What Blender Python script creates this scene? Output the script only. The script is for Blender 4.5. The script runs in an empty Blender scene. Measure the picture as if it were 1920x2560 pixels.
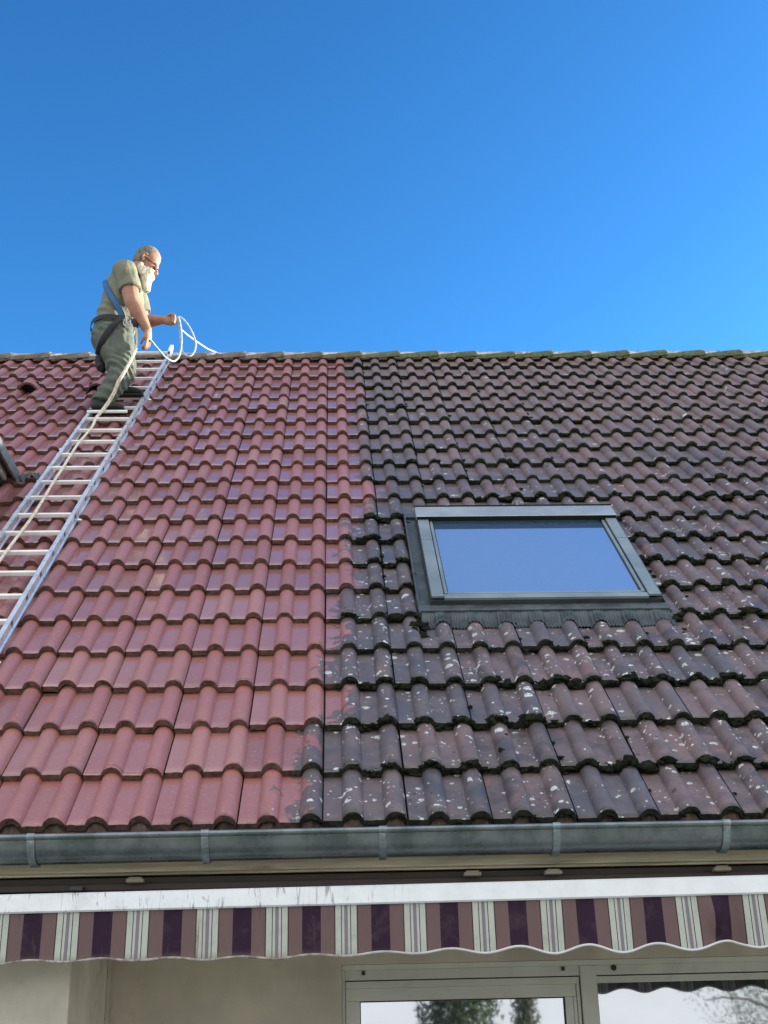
import bpy, bmesh, math, random
import numpy as np
from mathutils import Vector, Matrix, noise as mnoise

rng = random.Random(7)
nrg = np.random.default_rng(7)
SC = bpy.context.scene
COL = SC.collection
rad = math.radians

# ------------------------------------------------------------------ camera
PITCH_ROOF = 0.748151238
ZE = 2.4676                       # height of the eave
cam_d = bpy.data.cameras.new('camera')
cam = bpy.data.objects.new('camera', cam_d)
COL.objects.link(cam)
cam_d.sensor_fit = 'HORIZONTAL'
cam_d.sensor_width = 36.0
cam_d.lens = 36.0 * 3178.07546 / 1920.0
cam_d.clip_end = 2000
cyaw, cpit, crol = 0.0416692505, 0.399212182, -0.0248323772
Fv = Vector((math.sin(cyaw) * math.cos(cpit), math.cos(cyaw) * math.cos(cpit), math.sin(cpit)))
R0 = Vector((math.cos(cyaw), -math.sin(cyaw), 0))
U0 = R0.cross(Fv)
Rv = math.cos(crol) * R0 + math.sin(crol) * U0
Uv = -math.sin(crol) * R0 + math.cos(crol) * U0
cam.matrix_world = Matrix(((Rv.x, Uv.x, -Fv.x, -0.05508), (Rv.y, Uv.y, -Fv.y, -4.56681),
                           (Rv.z, Uv.z, -Fv.z, ZE - 0.71757), (0, 0, 0, 1)))
SC.camera = cam

# ------------------------------------------------------------------ sky and sun
SUN_EL, SUN_AZ = rad(10.5), rad(75)          # azimuth from +y (behind the house) towards +x
sdir = Vector((math.sin(SUN_AZ) * math.cos(SUN_EL), math.cos(SUN_AZ) * math.cos(SUN_EL), math.sin(SUN_EL)))
world = bpy.data.worlds.new('World')
SC.world = world
world.use_nodes = True
wn = world.node_tree
wn.nodes.clear()
CLOUD = 4.0
sky = wn.nodes.new('ShaderNodeTexSky')
sky.sky_type = 'NISHITA'
sky.sun_disc = False
sky.sun_elevation = SUN_EL
sky.sun_rotation = SUN_AZ
sky.altitude = 200
sky.air_density = 1.0
sky.dust_density = 0.6
sky.ozone_density = 2.5
wb = wn.nodes.new('ShaderNodeBackground')
wb.inputs['Strength'].default_value = 0.15
wo = wn.nodes.new('ShaderNodeOutputWorld')
hs = wn.nodes.new('ShaderNodeHueSaturation')
hs.inputs['Saturation'].default_value = 1.10
wn.links.new(sky.outputs[0], hs.inputs['Color'])
# sunlit white cloud fills the half of the sky behind the photographer (the window panes mirror it); beyond the ridge it is clear
tcw = wn.nodes.new('ShaderNodeTexCoord')
spw = wn.nodes.new('ShaderNodeSeparateXYZ')
wn.links.new(tcw.outputs['Generated'], spw.inputs[0])
cn = wn.nodes.new('ShaderNodeTexNoise')
cn.inputs['Scale'].default_value = 2.2
cn.inputs['Detail'].default_value = 8
cn.inputs['Roughness'].default_value = .6
wn.links.new(tcw.outputs['Generated'], cn.inputs['Vector'])
def wmath(op, a, b, c=None):
    nd = wn.nodes.new('ShaderNodeMath')
    nd.operation = op
    for i, v in enumerate((a, b, c)):
        if v is None:
            continue
        if isinstance(v, bpy.types.NodeSocket):
            wn.links.new(v, nd.inputs[i])
        else:
            nd.inputs[i].default_value = v
    return nd.outputs[0]
front = wmath('MULTIPLY_ADD', spw.outputs[1], -1.0, wmath('MULTIPLY', cn.outputs[0], .6))     # high towards -y
mrw = wn.nodes.new('ShaderNodeMapRange')
mrw.interpolation_type = 'SMOOTHSTEP'
wn.links.new(front, mrw.inputs[0])
mrw.inputs[1].default_value = -.22
mrw.inputs[2].default_value = .62
# thin veil added above the frame to brighten the wet tile sheen
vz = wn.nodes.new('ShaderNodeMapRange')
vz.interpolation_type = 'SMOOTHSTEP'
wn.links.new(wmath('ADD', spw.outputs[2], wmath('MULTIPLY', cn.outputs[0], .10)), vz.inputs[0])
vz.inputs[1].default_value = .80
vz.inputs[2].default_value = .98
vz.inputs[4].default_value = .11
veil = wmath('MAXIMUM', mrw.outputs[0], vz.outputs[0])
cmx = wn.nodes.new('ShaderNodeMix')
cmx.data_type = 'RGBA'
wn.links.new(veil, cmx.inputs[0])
tint = wn.nodes.new('ShaderNodeMix')
tint.data_type = 'RGBA'
tint.blend_type = 'MULTIPLY'
tint.inputs[0].default_value = 1.0
gm = wn.nodes.new('ShaderNodeGamma')
gm.inputs['Gamma'].default_value = 1.55
wn.links.new(hs.outputs[0], gm.inputs['Color'])
wn.links.new(gm.outputs[0], tint.inputs[6])
tint.inputs[7].default_value = (.49, .70, .68, 1)
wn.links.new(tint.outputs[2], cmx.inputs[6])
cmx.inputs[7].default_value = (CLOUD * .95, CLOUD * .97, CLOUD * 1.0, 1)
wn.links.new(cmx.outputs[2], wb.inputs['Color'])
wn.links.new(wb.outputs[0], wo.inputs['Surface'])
sun_d = bpy.data.lights.new('sun', 'SUN')
sun_d.energy = 5.0
sun_d.angle = rad(0.53)
sun_d.color = (1.0, 0.93, 0.80)
sun = bpy.data.objects.new('sun', sun_d)
COL.objects.link(sun)
sun.rotation_euler = sdir.to_track_quat('Z', 'Y').to_euler()
SC.view_settings.view_transform = 'Standard'
SC.view_settings.look = 'None'
SC.view_settings.exposure = 1.45
SC.view_settings.gamma = 1.0
SC.view_settings.use_curve_mapping = False

# ------------------------------------------------------------------ node helpers
class NT:
    def __init__(s, name):
        s.m = bpy.data.materials.new(name)
        s.m.use_nodes = True
        s.t = s.m.node_tree
        s.t.nodes.clear()
        s.out = s.n('ShaderNodeOutputMaterial')
        s.bsdf = s.n('ShaderNodeBsdfPrincipled')
        s.t.links.new(s.bsdf.outputs[0], s.out.inputs['Surface'])
    def n(s, typ, **kw):
        nd = s.t.nodes.new(typ)
        for k, v in kw.items():
            setattr(nd, k, v)
        return nd
    def put(s, sock, v):
        if v is None:
            return
        if isinstance(v, bpy.types.NodeSocket):
            s.t.links.new(v, sock)
        elif isinstance(v, (tuple, list)):
            if len(v) == 3 and len(sock.default_value) == 4:
                v = (*v, 1)
            sock.default_value = v
        else:
            sock.default_value = v
    def set(s, **kw):
        for k, v in kw.items():
            s.put(s.bsdf.inputs[k.replace('_', ' ')], v)
    def math(s, op, a, b=None, c=None, clamp=False):
        nd = s.n('ShaderNodeMath', operation=op, use_clamp=clamp)
        for i, v in enumerate((a, b, c)):
            s.put(nd.inputs[i], v)
        return nd.outputs[0]
    def mix(s, f, a, b, typ='MIX'):
        nd = s.n('ShaderNodeMix', data_type='RGBA', blend_type=typ)
        s.put(nd.inputs[0], f)
        s.put(nd.inputs[6], a)
        s.put(nd.inputs[7], b)
        return nd.outputs[2]
    def coord(s, scale=(1, 1, 1), which='Object'):
        tc = s.n('ShaderNodeTexCoord')
        mp = s.n('ShaderNodeMapping')
        mp.inputs['Scale'].default_value = scale
        s.t.links.new(tc.outputs[which], mp.inputs[0])
        return mp.outputs[0]
    def noise(s, vec, scale, detail=4, rough=.55, dist=0, out=0):
        nd = s.n('ShaderNodeTexNoise')
        s.put(nd.inputs['Vector'], vec)
        nd.inputs['Scale'].default_value = scale
        nd.inputs['Detail'].default_value = detail
        nd.inputs['Roughness'].default_value = rough
        nd.inputs['Distortion'].default_value = dist
        return nd.outputs[out]
    def voro(s, vec, scale, rnd=1.0):
        nd = s.n('ShaderNodeTexVoronoi')
        s.put(nd.inputs['Vector'], vec)
        nd.inputs['Scale'].default_value = scale
        nd.inputs['Randomness'].default_value = rnd
        return nd.outputs['Distance'], nd.outputs['Color']
    def step(s, v, a, b):
        nd = s.n('ShaderNodeMapRange', interpolation_type='SMOOTHSTEP')
        s.put(nd.inputs[0], v)
        s.put(nd.inputs[1], a)
        s.put(nd.inputs[2], b)
        return nd.outputs[0]
    def lerp(s, v, a, b, c, d):
        nd = s.n('ShaderNodeMapRange')
        for i, q in enumerate((v, a, b, c, d)):
            s.put(nd.inputs[i], q)
        return nd.outputs[0]
    def sep(s, vec):
        nd = s.n('ShaderNodeSeparateXYZ')
        s.put(nd.inputs[0], vec)
        return nd.outputs
    def attr(s, name):
        nd = s.n('ShaderNodeAttribute')
        nd.attribute_name = name
        return nd.outputs['Fac']
    def bump(s, h, strength=.3, dist=.01):
        nd = s.n('ShaderNodeBump')
        nd.inputs['Strength'].default_value = strength
        nd.inputs['Distance'].default_value = dist
        s.put(nd.inputs['Height'], h)
        s.put(s.bsdf.inputs['Normal'], nd.outputs[0])

def basic(name, col, rough=.6, metal=0.0, var=.25, scale=6, bump=.15, bscale=60, spec=.5, dirt=None, dscale=3, stretch=(1, 1, 1)):
    """plain surface: base colour with soft large mottling, fine grain and optional dirt blotches"""
    t = NT(name)
    v = t.coord(stretch)
    n1 = t.noise(v, scale, 6, .6)
    dark = tuple(c * (1 - var) for c in col)
    lite = tuple(min(1, c * (1 + var)) for c in col)
    c = t.mix(t.step(n1, .3, .7), dark, lite)
    if dirt:
        n2 = t.noise(v, dscale, 8, .68, .6)
        c = t.mix(t.step(n2, .52, .72), c, dirt)
    t.set(Base_Color=c, Roughness=t.lerp(n1, .3, .7, max(0.02, rough - .08), min(1, rough + .08)), Metallic=metal, Specular_IOR_Level=spec)
    if bump:
        t.bump(t.noise(v, bscale, 5, .6), bump, .004)
    return t.m

# ------------------------------------------------------------------ materials
GA = .34213207                   # course height of the tiles
def make_tile_material():
    t = NT('concrete_tile')
    v = t.coord()
    d = t.attr('edge_dist')             # signed distance (in rolls) from the cleaned part
    rnd = t.attr('tile_rand')
    vxy = t.n('ShaderNodeVectorMath', operation='MULTIPLY')
    t.put(vxy.inputs[0], v)
    vxy.inputs[1].default_value = (1, 1, 0)
    flat = vxy.outputs[0]
    nbig = t.noise(v, 1.3, 4, .6)
    nmid = t.noise(v, 9, 7, .62, .4)
    nfine = t.noise(v, 70, 6, .7)
    edge = t.math('ADD', d, t.math('MULTIPLY', t.math('SUBTRACT', t.noise(v, 9, 6, .62, .6), .5), 4.2))
    dirty = t.step(edge, -.10, .14)
    # cleaned tile: red concrete, a little worn
    red = t.mix(t.step(nbig, .2, .8), CLEAN_A, CLEAN_B)
    red = t.mix(t.math('MULTIPLY', t.step(nmid, .40, .75), .22), red, (.27, .10, .092))
    red = t.mix(t.math('MULTIPLY', t.step(rnd, .55, 1.0), .6), red, CLEAN_C)
    red = t.mix(t.math('MULTIPLY', t.step(t.math('FRACT', t.math('MULTIPLY', rnd, 5.37)), .6, 1.0), .45), red, (.20, .075, .078))
    red = t.mix(t.math('MULTIPLY', t.step(nfine, .54, .70), .38), red, (.52, .33, .28))
    red = t.mix(t.math('MULTIPLY', t.step(t.noise(v, 110, 4, .7), .56, .68), .45), red, (.16, .06, .052))
    run = t.noise(t.coord((46, 2.2, 1)), 1.0, 5, .65, .4)
    red = t.mix(t.math('MULTIPLY', t.step(run, .56, .74), .30), red, (.20, .085, .075))
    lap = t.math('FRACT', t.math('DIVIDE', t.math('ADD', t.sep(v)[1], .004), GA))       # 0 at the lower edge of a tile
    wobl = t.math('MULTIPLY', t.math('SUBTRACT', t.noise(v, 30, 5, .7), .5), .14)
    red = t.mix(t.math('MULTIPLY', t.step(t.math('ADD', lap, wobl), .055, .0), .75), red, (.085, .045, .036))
    red = t.mix(t.math('MULTIPLY', t.step(t.math('ADD', lap, wobl), .86, .95), .55), red, (.33, .115, .058))  # shaded, nose-reflecting strip below the next tile, painted into the colour
    # weathered tile: algae film over the same red
    alg = t.mix(t.step(nmid, .30, .68), DIRTY_A, DIRTY_B)
    alg = t.mix(t.math('MULTIPLY', t.step(t.noise(v, 5, 6, .7, .3), .50, .72), .75), alg, DIRTY_RED)
    alg = t.mix(t.math('MULTIPLY', t.step(t.noise(v, 17, 6, .75, .6), .57, .70), .8), alg, (.035, .036, .036))
    rnd2 = t.math('FRACT', t.math('MULTIPLY', rnd, 7.13))
    alg = t.mix(t.math('MULTIPLY', t.step(rnd, .45, .95), .5), alg, (.080, .084, .104))
    alg = t.mix(t.math('MULTIPLY', t.step(rnd2, .5, 1.0), .55), alg, (.20, .135, .13))
    upper = t.step(t.math('ADD', t.sep(v)[1], t.math('MULTIPLY', nbig, 3.0)), 4.2, 8.0)
    alg = t.mix(t.math('MULTIPLY', upper, .6), alg, (.25, .165, .145))
    nearw = t.math('MULTIPLY', t.step(t.math('ADD', d, t.math('MULTIPLY', nmid, 3.0)), 6.0, 2.2), .38)
    alg = t.mix(nearw, alg, (.066, .066, .086))
    # dark algae specks
    dk, dkc = t.voro(t.noise(flat, 0, 0) if False else flat, 21)
    spk = t.math('LESS_THAN', t.math('ADD', dk, t.math('MULTIPLY', t.noise(v, 60, 3, .6), .30)), t.math('MULTIPLY', t.sep(dkc)[1], .33))
    grain = t.noise(v, 95, 5, .72)
    alg = t.mix(t.math('MULTIPLY', t.step(grain, .53, .68), .5), alg, (.030, .031, .034))
    alg = t.mix(t.math('MULTIPLY', t.step(t.noise(v, 60, 5, .7), .58, .74), .4), alg, (.22, .20, .19))
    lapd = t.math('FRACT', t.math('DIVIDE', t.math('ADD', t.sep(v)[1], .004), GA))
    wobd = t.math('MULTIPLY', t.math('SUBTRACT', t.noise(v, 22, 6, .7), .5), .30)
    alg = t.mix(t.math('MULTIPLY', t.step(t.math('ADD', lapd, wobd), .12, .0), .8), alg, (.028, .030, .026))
    alg = t.mix(t.math('MULTIPLY', t.step(t.math('ADD', lapd, wobd), .84, .97), .6), alg, (.060, .042, .036))  # dark brown band at the top of each course
    alg = t.mix(t.math('MULTIPLY', spk, .8), alg, (.022, .024, .02))
    # pale lichen rosettes
    wob = t.n('ShaderNodeVectorMath', operation='MULTIPLY_ADD')
    t.put(wob.inputs[0], t.noise(v, 55, 4, .7, 0, 1))
    wob.inputs[1].default_value = (.021, .021, .021)
    t.put(wob.inputs[2], v)
    dens = t.attr('lichen')
    lichen = None
    for sc_, lim in ((13, .29), (22, .29), (40, .24)):
        dist, colr = t.voro(wob.outputs[0], sc_)
        cs = t.sep(colr)
        size = t.math('MULTIPLY', t.math('MULTIPLY_ADD', cs[0], .7, .3), lim)
        on = t.math('LESS_THAN', cs[1], t.math('MULTIPLY', dens, t.lerp(t.noise(v, 4.5, 4, .6), .40, .62, .0, 1.25)))
        k = t.math('MULTIPLY', t.math('LESS_THAN', dist, size), on)
        lichen = k if lichen is None else t.math('MAXIMUM', lichen, k)
    lcol = t.mix(t.step(t.noise(v, 90, 3, .6), .4, .65), (.36, .39, .38), (.66, .69, .68))
    alg = t.mix(t.math('MULTIPLY', lichen, .92), alg, lcol)
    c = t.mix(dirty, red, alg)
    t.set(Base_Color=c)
    rgh = t.mix(dirty, t.lerp(nmid, .3, .7, .46, .56), t.lerp(nmid, .3, .7, .42, .68))
    t.set(Roughness=rgh, Specular_IOR_Level=.6, Coat_Weight=t.math('MULTIPLY', t.math('MULTIPLY_ADD', dirty, -.72, 1.0), t.math('MULTIPLY', t.math('MULTIPLY_ADD', t.attr('pan'), .88, .12), t.lerp(t.math('ADD', t.sep(v)[1], t.math('MULTIPLY', nbig, 1.6)), .8, 3.6, .22, 1.0))), Coat_Roughness=.12, Coat_IOR=2.4)   # water film lying in the troughs
    hh = t.math('ADD', t.math('MULTIPLY', nfine, .6), t.math('MULTIPLY', lichen, .25))
    hh = t.math('ADD', hh, t.math('MULTIPLY', t.noise(v, 260, 3, .6), .35))
    t.bump(hh, .16, .004)
    return t.m

def make_nose_material():
    """broken, crusted lower edge of the tiles"""
    t = NT('tile_edge')
    v = t.coord()
    d = t.attr('edge_dist')
    edge = t.math('ADD', d, t.math('MULTIPLY', t.math('SUBTRACT', t.noise(v, 14, 5, .6, .5), .5), 3.0))
    dirty = t.step(edge, -.3, .2)
    n1 = t.noise(v, 34, 6, .7, .4)
    red = t.mix(t.step(n1, .34, .66), (.075, .046, .040), (.20, .108, .094))
    mos = t.mix(t.step(n1, .34, .66), (.020, .022, .018), (.055, .055, .045))
    t.set(Base_Color=t.mix(dirty, red, mos), Roughness=.9, Specular_IOR_Level=.25)
    t.bump(n1, .8, .01)
    return t.m

CLEAN_A, CLEAN_B, CLEAN_C = (.27, .106, .110), (.335, .138, .142), (.36, .175, .168)
DIRTY_A, DIRTY_B, DIRTY_RED = (.055, .046, .050), (.150, .108, .112), (.26, .125, .105)
M = {}
M['tile'] = make_tile_material()
M['nose'] = make_nose_material()
M['under'] = basic('underlay', (.03, .027, .025), .95, bump=0)

def make_moss():
    t = NT('moss')
    v = t.coord()
    n1 = t.noise(v, 40, 6, .75)
    c = t.mix(t.step(n1, .35, .68), (.010, .013, .010), (.040, .048, .028))
    c = t.mix(t.math('MULTIPLY', t.step(t.noise(v, 6, 4, .6), .55, .75), .5), c, (.06, .055, .035))
    t.set(Base_Color=c, Roughness=1.0, Specular_IOR_Level=.1)
    t.bump(t.noise(v, 300, 4, .8), 1.0, .01)
    return t.m
M['moss'] = make_moss()

def make_ridge():
    t = NT('ridge_tile')
    v = t.coord()
    n1 = t.noise(v, 12, 7, .68, .3)
    x = t.sep(v)[0]
    c = t.mix(t.step(n1, .3, .7), (.085, .07, .055), (.20, .17, .13))
    green = t.math('MULTIPLY', t.step(t.math('ADD', x, t.math('MULTIPLY', n1, 2.0)), .2, 1.9), .9)
    c = t.mix(green, c, t.mix(t.step(t.noise(v, 30, 5, .7), .35, .65), (.05, .065, .03), (.13, .15, .075)))
    t.set(Base_Color=c, Roughness=.9)
    t.bump(t.noise(v, 60, 6, .7), .7, .01)
    return t.m
M['ridge'] = make_ridge()
M['crumb'] = basic('eave_mortar', (.13, .085, .065), .95, var=.5, scale=24, bump=.8, bscale=70)
M['mortar'] = basic('ridge_mortar', (.46, .42, .41), .9, var=.4, scale=20, bump=.6, bscale=60, dirt=(.06, .05, .045), dscale=9)

def make_zinc():
    t = NT('weathered_zinc')
    v = t.coord()
    n1 = t.noise(v, 7, 7, .65, .3)
    st = t.noise(t.coord((16, 1, 1)), 3, 6, .7)
    c = t.mix(t.step(n1, .3, .7), (.10, .130, .138), (.215, .25, .262))
    c = t.mix(t.math('MULTIPLY', t.step(st, .5, .75), .45), c, (.19, .20, .19))
    c = t.mix(t.math('MULTIPLY', t.step(t.noise(v, 45, 5, .7), .6, .75), .55), c, (.10, .10, .09))
    t.set(Base_Color=c, Metallic=.85, Roughness=t.lerp(n1, .3, .7, .22, .36))
    t.bump(t.noise(v, 25, 5, .6), .12, .004)
    return t.m
M['zinc'] = make_zinc()
M['lead'] = basic('lead_sheet', (.075, .095, .105), .5, .4, var=.3, scale=14, bump=.3)
M['clad'] = basic('window_cladding', (.40, .45, .46), .30, .45, var=.12, scale=4, bump=.05)  # hood copy of the cladding, lighter: mirrored sky put into its base
M['clad_side'] = basic('side_cladding', (.245, .30, .315), .36, .4, var=.14, scale=4, bump=.05)
M['clad_dark'] = basic('dark_cladding', (.06, .065, .065), .5, .4, var=.2, bump=.06)
M['lip'] = basic('hood_shadow_lip', (.012, .014, .012), 1.0, var=.1, bump=0, spec=.05)  # hood front facing down-slope: its shade put into the colour
M['gasket'] = basic('rubber_gasket', (.015, .016, .016), .6, var=.1, bump=0)

def make_glass(name, fac, tint, rough=.015, wav=0.0, film=(.02, .025, .03)):
    t = NT(name)
    v = t.coord()
    n1 = t.noise(v, 26 if film[0] > .1 else 3, 8, .72)
    gl = t.n('ShaderNodeBsdfGlossy')
    t.put(gl.inputs['Color'], tint)
    gl.inputs['Roughness'].default_value = rough
    t.set(Base_Color=film, Roughness=.2)
    mx = t.n('ShaderNodeMixShader')
    t.put(mx.inputs[0], t.lerp(n1, .3, .7, fac - (.07 if film[0] > .1 else .02), fac + (.07 if film[0] > .1 else .02)))
    t.t.links.new(t.bsdf.outputs[0], mx.inputs[1])
    t.t.links.new(gl.outputs[0], mx.inputs[2])
    t.t.links.new(mx.outputs[0], t.out.inputs['Surface'])
    if wav:
        bp = t.n('ShaderNodeBump')
        bp.inputs['Strength'].default_value = wav
        bp.inputs['Distance'].default_value = .01
        t.put(bp.inputs['Height'], t.noise(v, 5, 2, .5))
        t.put(gl.inputs['Normal'], bp.outputs[0])
    return t.m
M['sky_glass'] = make_glass('roof_window_glass', .72, (.74, .89, 1.0), .05, 0, (.12, .24, .46))
M['door_glass'] = make_glass('patio_glass', .47, (.93, .97, 1.0), .022, .02)
M['plaster'] = basic('plaster', (.64, .585, .485), .92, var=.15, scale=2.5, bump=.35, bscale=140, dirt=(.52, .46, .37), dscale=2.2)
M['plaster_lit'] = basic('lit_plaster', (.77, .72, .63), .92, var=.15, scale=3, bump=.35, bscale=140, dirt=(.40, .36, .29), dscale=3.5)  # bay copy of the plaster: stronger daylight put into its colour
M['trim'] = basic('corner_trim', (.60, .56, .48), .7, var=.1)
M['soffit'] = basic('soffit_board', (.10, .07, .05), .8, var=.3, scale=5, stretch=(1, 12, 12), bump=.2)
M['strap'] = basic('bracket_zinc', (.22, .27, .29), .42, .7, var=.3, scale=18, bump=.2, dirt=(.08, .09, .085), dscale=14)
M['fascia'] = basic('fascia_board', (.54, .475, .35), .75, var=.2, scale=5, stretch=(.6, 10, 10), bump=.2, dirt=(.20, .17, .13), dscale=2.4)
M['cassette'] = basic('awning_cassette', (.05, .035, .03), .6, var=.25, stretch=(1, 8, 8))
M['tab'] = basic('bracket_tab', (.27, .245, .18), .6, var=.15)
M['frame'] = basic('door_frame_paint', (.64, .65, .60), .5, var=.07, scale=3, bump=.06, bscale=90, dirt=(.54, .54, .49), dscale=5)
M['cap'] = basic('screw_cap', (.03, .03, .035), .5, bump=0)

def make_bar():
    t = NT('white_awning_bar')
    v = t.coord()
    run = t.noise(t.coord((17, 3, 2.6)), 1.0, 3, .6, .9)
    x = t.sep(v)[0]
    left = t.step(x, .25, -.1)
    drip = t.math('MULTIPLY', t.math('MULTIPLY', t.math('MULTIPLY', t.step(t.math('ABSOLUTE', t.math('SUBTRACT', run, .5)), .022, .0), t.step(t.noise(v, 13, 4, .6), .42, .58)), .8), left)
    n2 = t.noise(v, 9, 7, .7)
    c = t.mix(t.step(n2, .35, .7), (.76, .80, .84), (.68, .72, .75))
    c = t.mix(t.math('MULTIPLY', t.step(n2, .52, .8), t.math('MULTIPLY_ADD', left, .5, .08)), c, (.42, .42, .42))
    c = t.mix(drip, c, (.22, .22, .24))
    t.set(Base_Color=c, Roughness=.38)
    return t.m
M['bar'] = make_bar()

def make_valance():
    t = NT('striped_awning_cloth')
    v = t.coord()
    s = t.sep(v)
    ph = t.math('FRACT', t.math('DIVIDE', t.math('SUBTRACT', s[0], .0853 - .2322 / 2), .2322))   # dark stripe at .5
    rp = t.n('ShaderNodeValToRGB')
    rp.color_ramp.interpolation = 'CONSTANT'
    tan, dk, wh, gr, ln = (.135, .088, .088), (.026, .011, .028), (.40, .43, .39), (.19, .17, .20), (.035, .018, .02)
    # half period measured from the middle of the pale group (0) outwards
    h = [(0, gr), (.024, wh), (.062, ln), (.071, wh), (.155, ln), (.170, tan), (.366, dk), (.634, tan), (.830, ln), (.845, wh), (.929, ln), (.938, wh), (.976, gr)]
    el = rp.color_ramp.elements
    el[0].position, el[0].color = 0, (*gr, 1)
    el[1].position, el[1].color = .024, (*wh, 1)
    for p, c in h[2:]:
        e = el.new(p)
        e.color = (*c, 1)
    t.put(rp.inputs[0], ph)
    n1 = t.noise(v, 18, 7, .7)
    left = t.step(s[0], .5, -.4)
    c = t.mix(t.math('MULTIPLY', t.step(n1, .45, .75), .25), rp.outputs[0], (.14, .10, .10))
    stain = t.noise(t.coord((30, 1, 3)), 1.6, 6, .7, 1.0)
    c = t.mix(t.math('MULTIPLY', t.step(stain, .60, .68), t.math('MULTIPLY', left, .6)), c, (.09, .07, .06))
    low = t.step(t.math('ADD', s[2], t.math('MULTIPLY', n1, .04)), 2.085, 2.055)
    c = t.mix(t.math('MULTIPLY', low, t.math('MULTIPLY', left, .45)), c, (.16, .13, .10))
    t.set(Base_Color=c, Roughness=.85, Specular_IOR_Level=.2)
    t.bump(t.math('ADD', t.math('MULTIPLY', t.noise(v, 300, 3, .6), .25), t.math('MULTIPLY', t.noise(t.coord((14, 1, 3.5)), 1.6, 4, .6, .5), 2.2)), .5, .006)
    return t.m
M['valance'] = make_valance()
def make_piping():
    t = NT('valance_piping')
    v = t.coord()
    left = t.step(t.math('ADD', t.sep(v)[0], t.math('MULTIPLY', t.noise(v, 6, 5, .6), .8)), 1.0, .1)
    n1 = t.noise(v, 30, 5, .7)
    c = t.mix(left, (.58, .59, .60), t.mix(t.step(n1, .35, .65), (.16, .13, .12), (.40, .37, .34)))
    t.set(Base_Color=c, Roughness=.8)
    return t.m
M['piping'] = make_piping()
M['alu'] = basic('aluminium', (.72, .78, .86), .32, .60, var=.08, scale=14, bump=.02, bscale=30, dirt=(.55, .56, .58), dscale=9)
M['rung'] = basic('pale_rung', (.84, .83, .81), .5, .15, var=.10, scale=10, bump=.12, bscale=120)
M['rungcap'] = basic('rung_end_cap', (.06, .07, .08), .6, bump=0)
M['rope_w'] = basic('pale_rope', (.62, .55, .46), .9, var=.25, scale=60, bump=.6, bscale=220)
M['rope_b'] = basic('blue_white_rope', (.40, .50, .62), .8, var=.3, scale=60, bump=.6, bscale=260)
M['skin'] = basic('skin', (.34, .165, .11), .55, var=.14, scale=16, bump=.15, bscale=140)
M['hair'] = basic('grey_hair', (.15, .125, .10), .8, var=.35, scale=50, bump=.7, bscale=190, stretch=(1, 1, .4))
M['beard'] = basic('white_beard', (.60, .56, .47), .9, var=.25, scale=40, bump=.9, bscale=150, stretch=(1, 1, .3))
M['shirt'] = basic('khaki_shirt', (.165, .17, .122), .9, var=.12, scale=10, bump=.45, bscale=26)
M['trousers'] = basic('olive_trousers', (.105, .125, .105), .9, var=.25, scale=9, bump=.5, bscale=22, dirt=(.085, .10, .085), dscale=5)
M['boot'] = basic('work_boot', (.014, .018, .015), .7, var=.3, bump=.3)
M['sole'] = basic('boot_sole', (.40, .29, .19), .8, var=.3)
M['harness_b'] = basic('blue_harness_webbing', (.015, .10, .26), .7, var=.2, bump=.3, bscale=200)
M['harness_k'] = basic('black_harness_webbing', (.012, .013, .018), .7, var=.2, bump=.3, bscale=200)
M['steel'] = basic('steel_buckle', (.6, .6, .6), .3, .9, bump=0)
M['eye'] = basic('eye', (.5, .48, .45), .2, bump=0, var=.1)
M['dormer_wood'] = basic('dark_stained_wood', (.05, .038, .030), .8, var=.3, stretch=(1, 1, 8))
M['plain_white'] = basic('plain_white', (.82, .82, .80), .5, var=.06)
M['ground'] = basic('garden_ground', (.15, .16, .09), .95, var=.35, scale=.8, bump=.5, bscale=12, dirt=(.30, .27, .20), dscale=.3)
M['paving'] = basic('terrace_paving', (.27, .26, .24), .9, var=.15, scale=2, bump=.3)
M['leaf_dark'] = basic('conifer_foliage', (.030, .055, .020), .8, var=.6, scale=2.5, bump=0)
M['leaf'] = basic('tree_foliage', (.07, .095, .045), .8, var=.5, scale=1.5, bump=0)
M['bark'] = basic('bark', (.12, .09, .07), .95, var=.3, stretch=(4, 4, 1))

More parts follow.
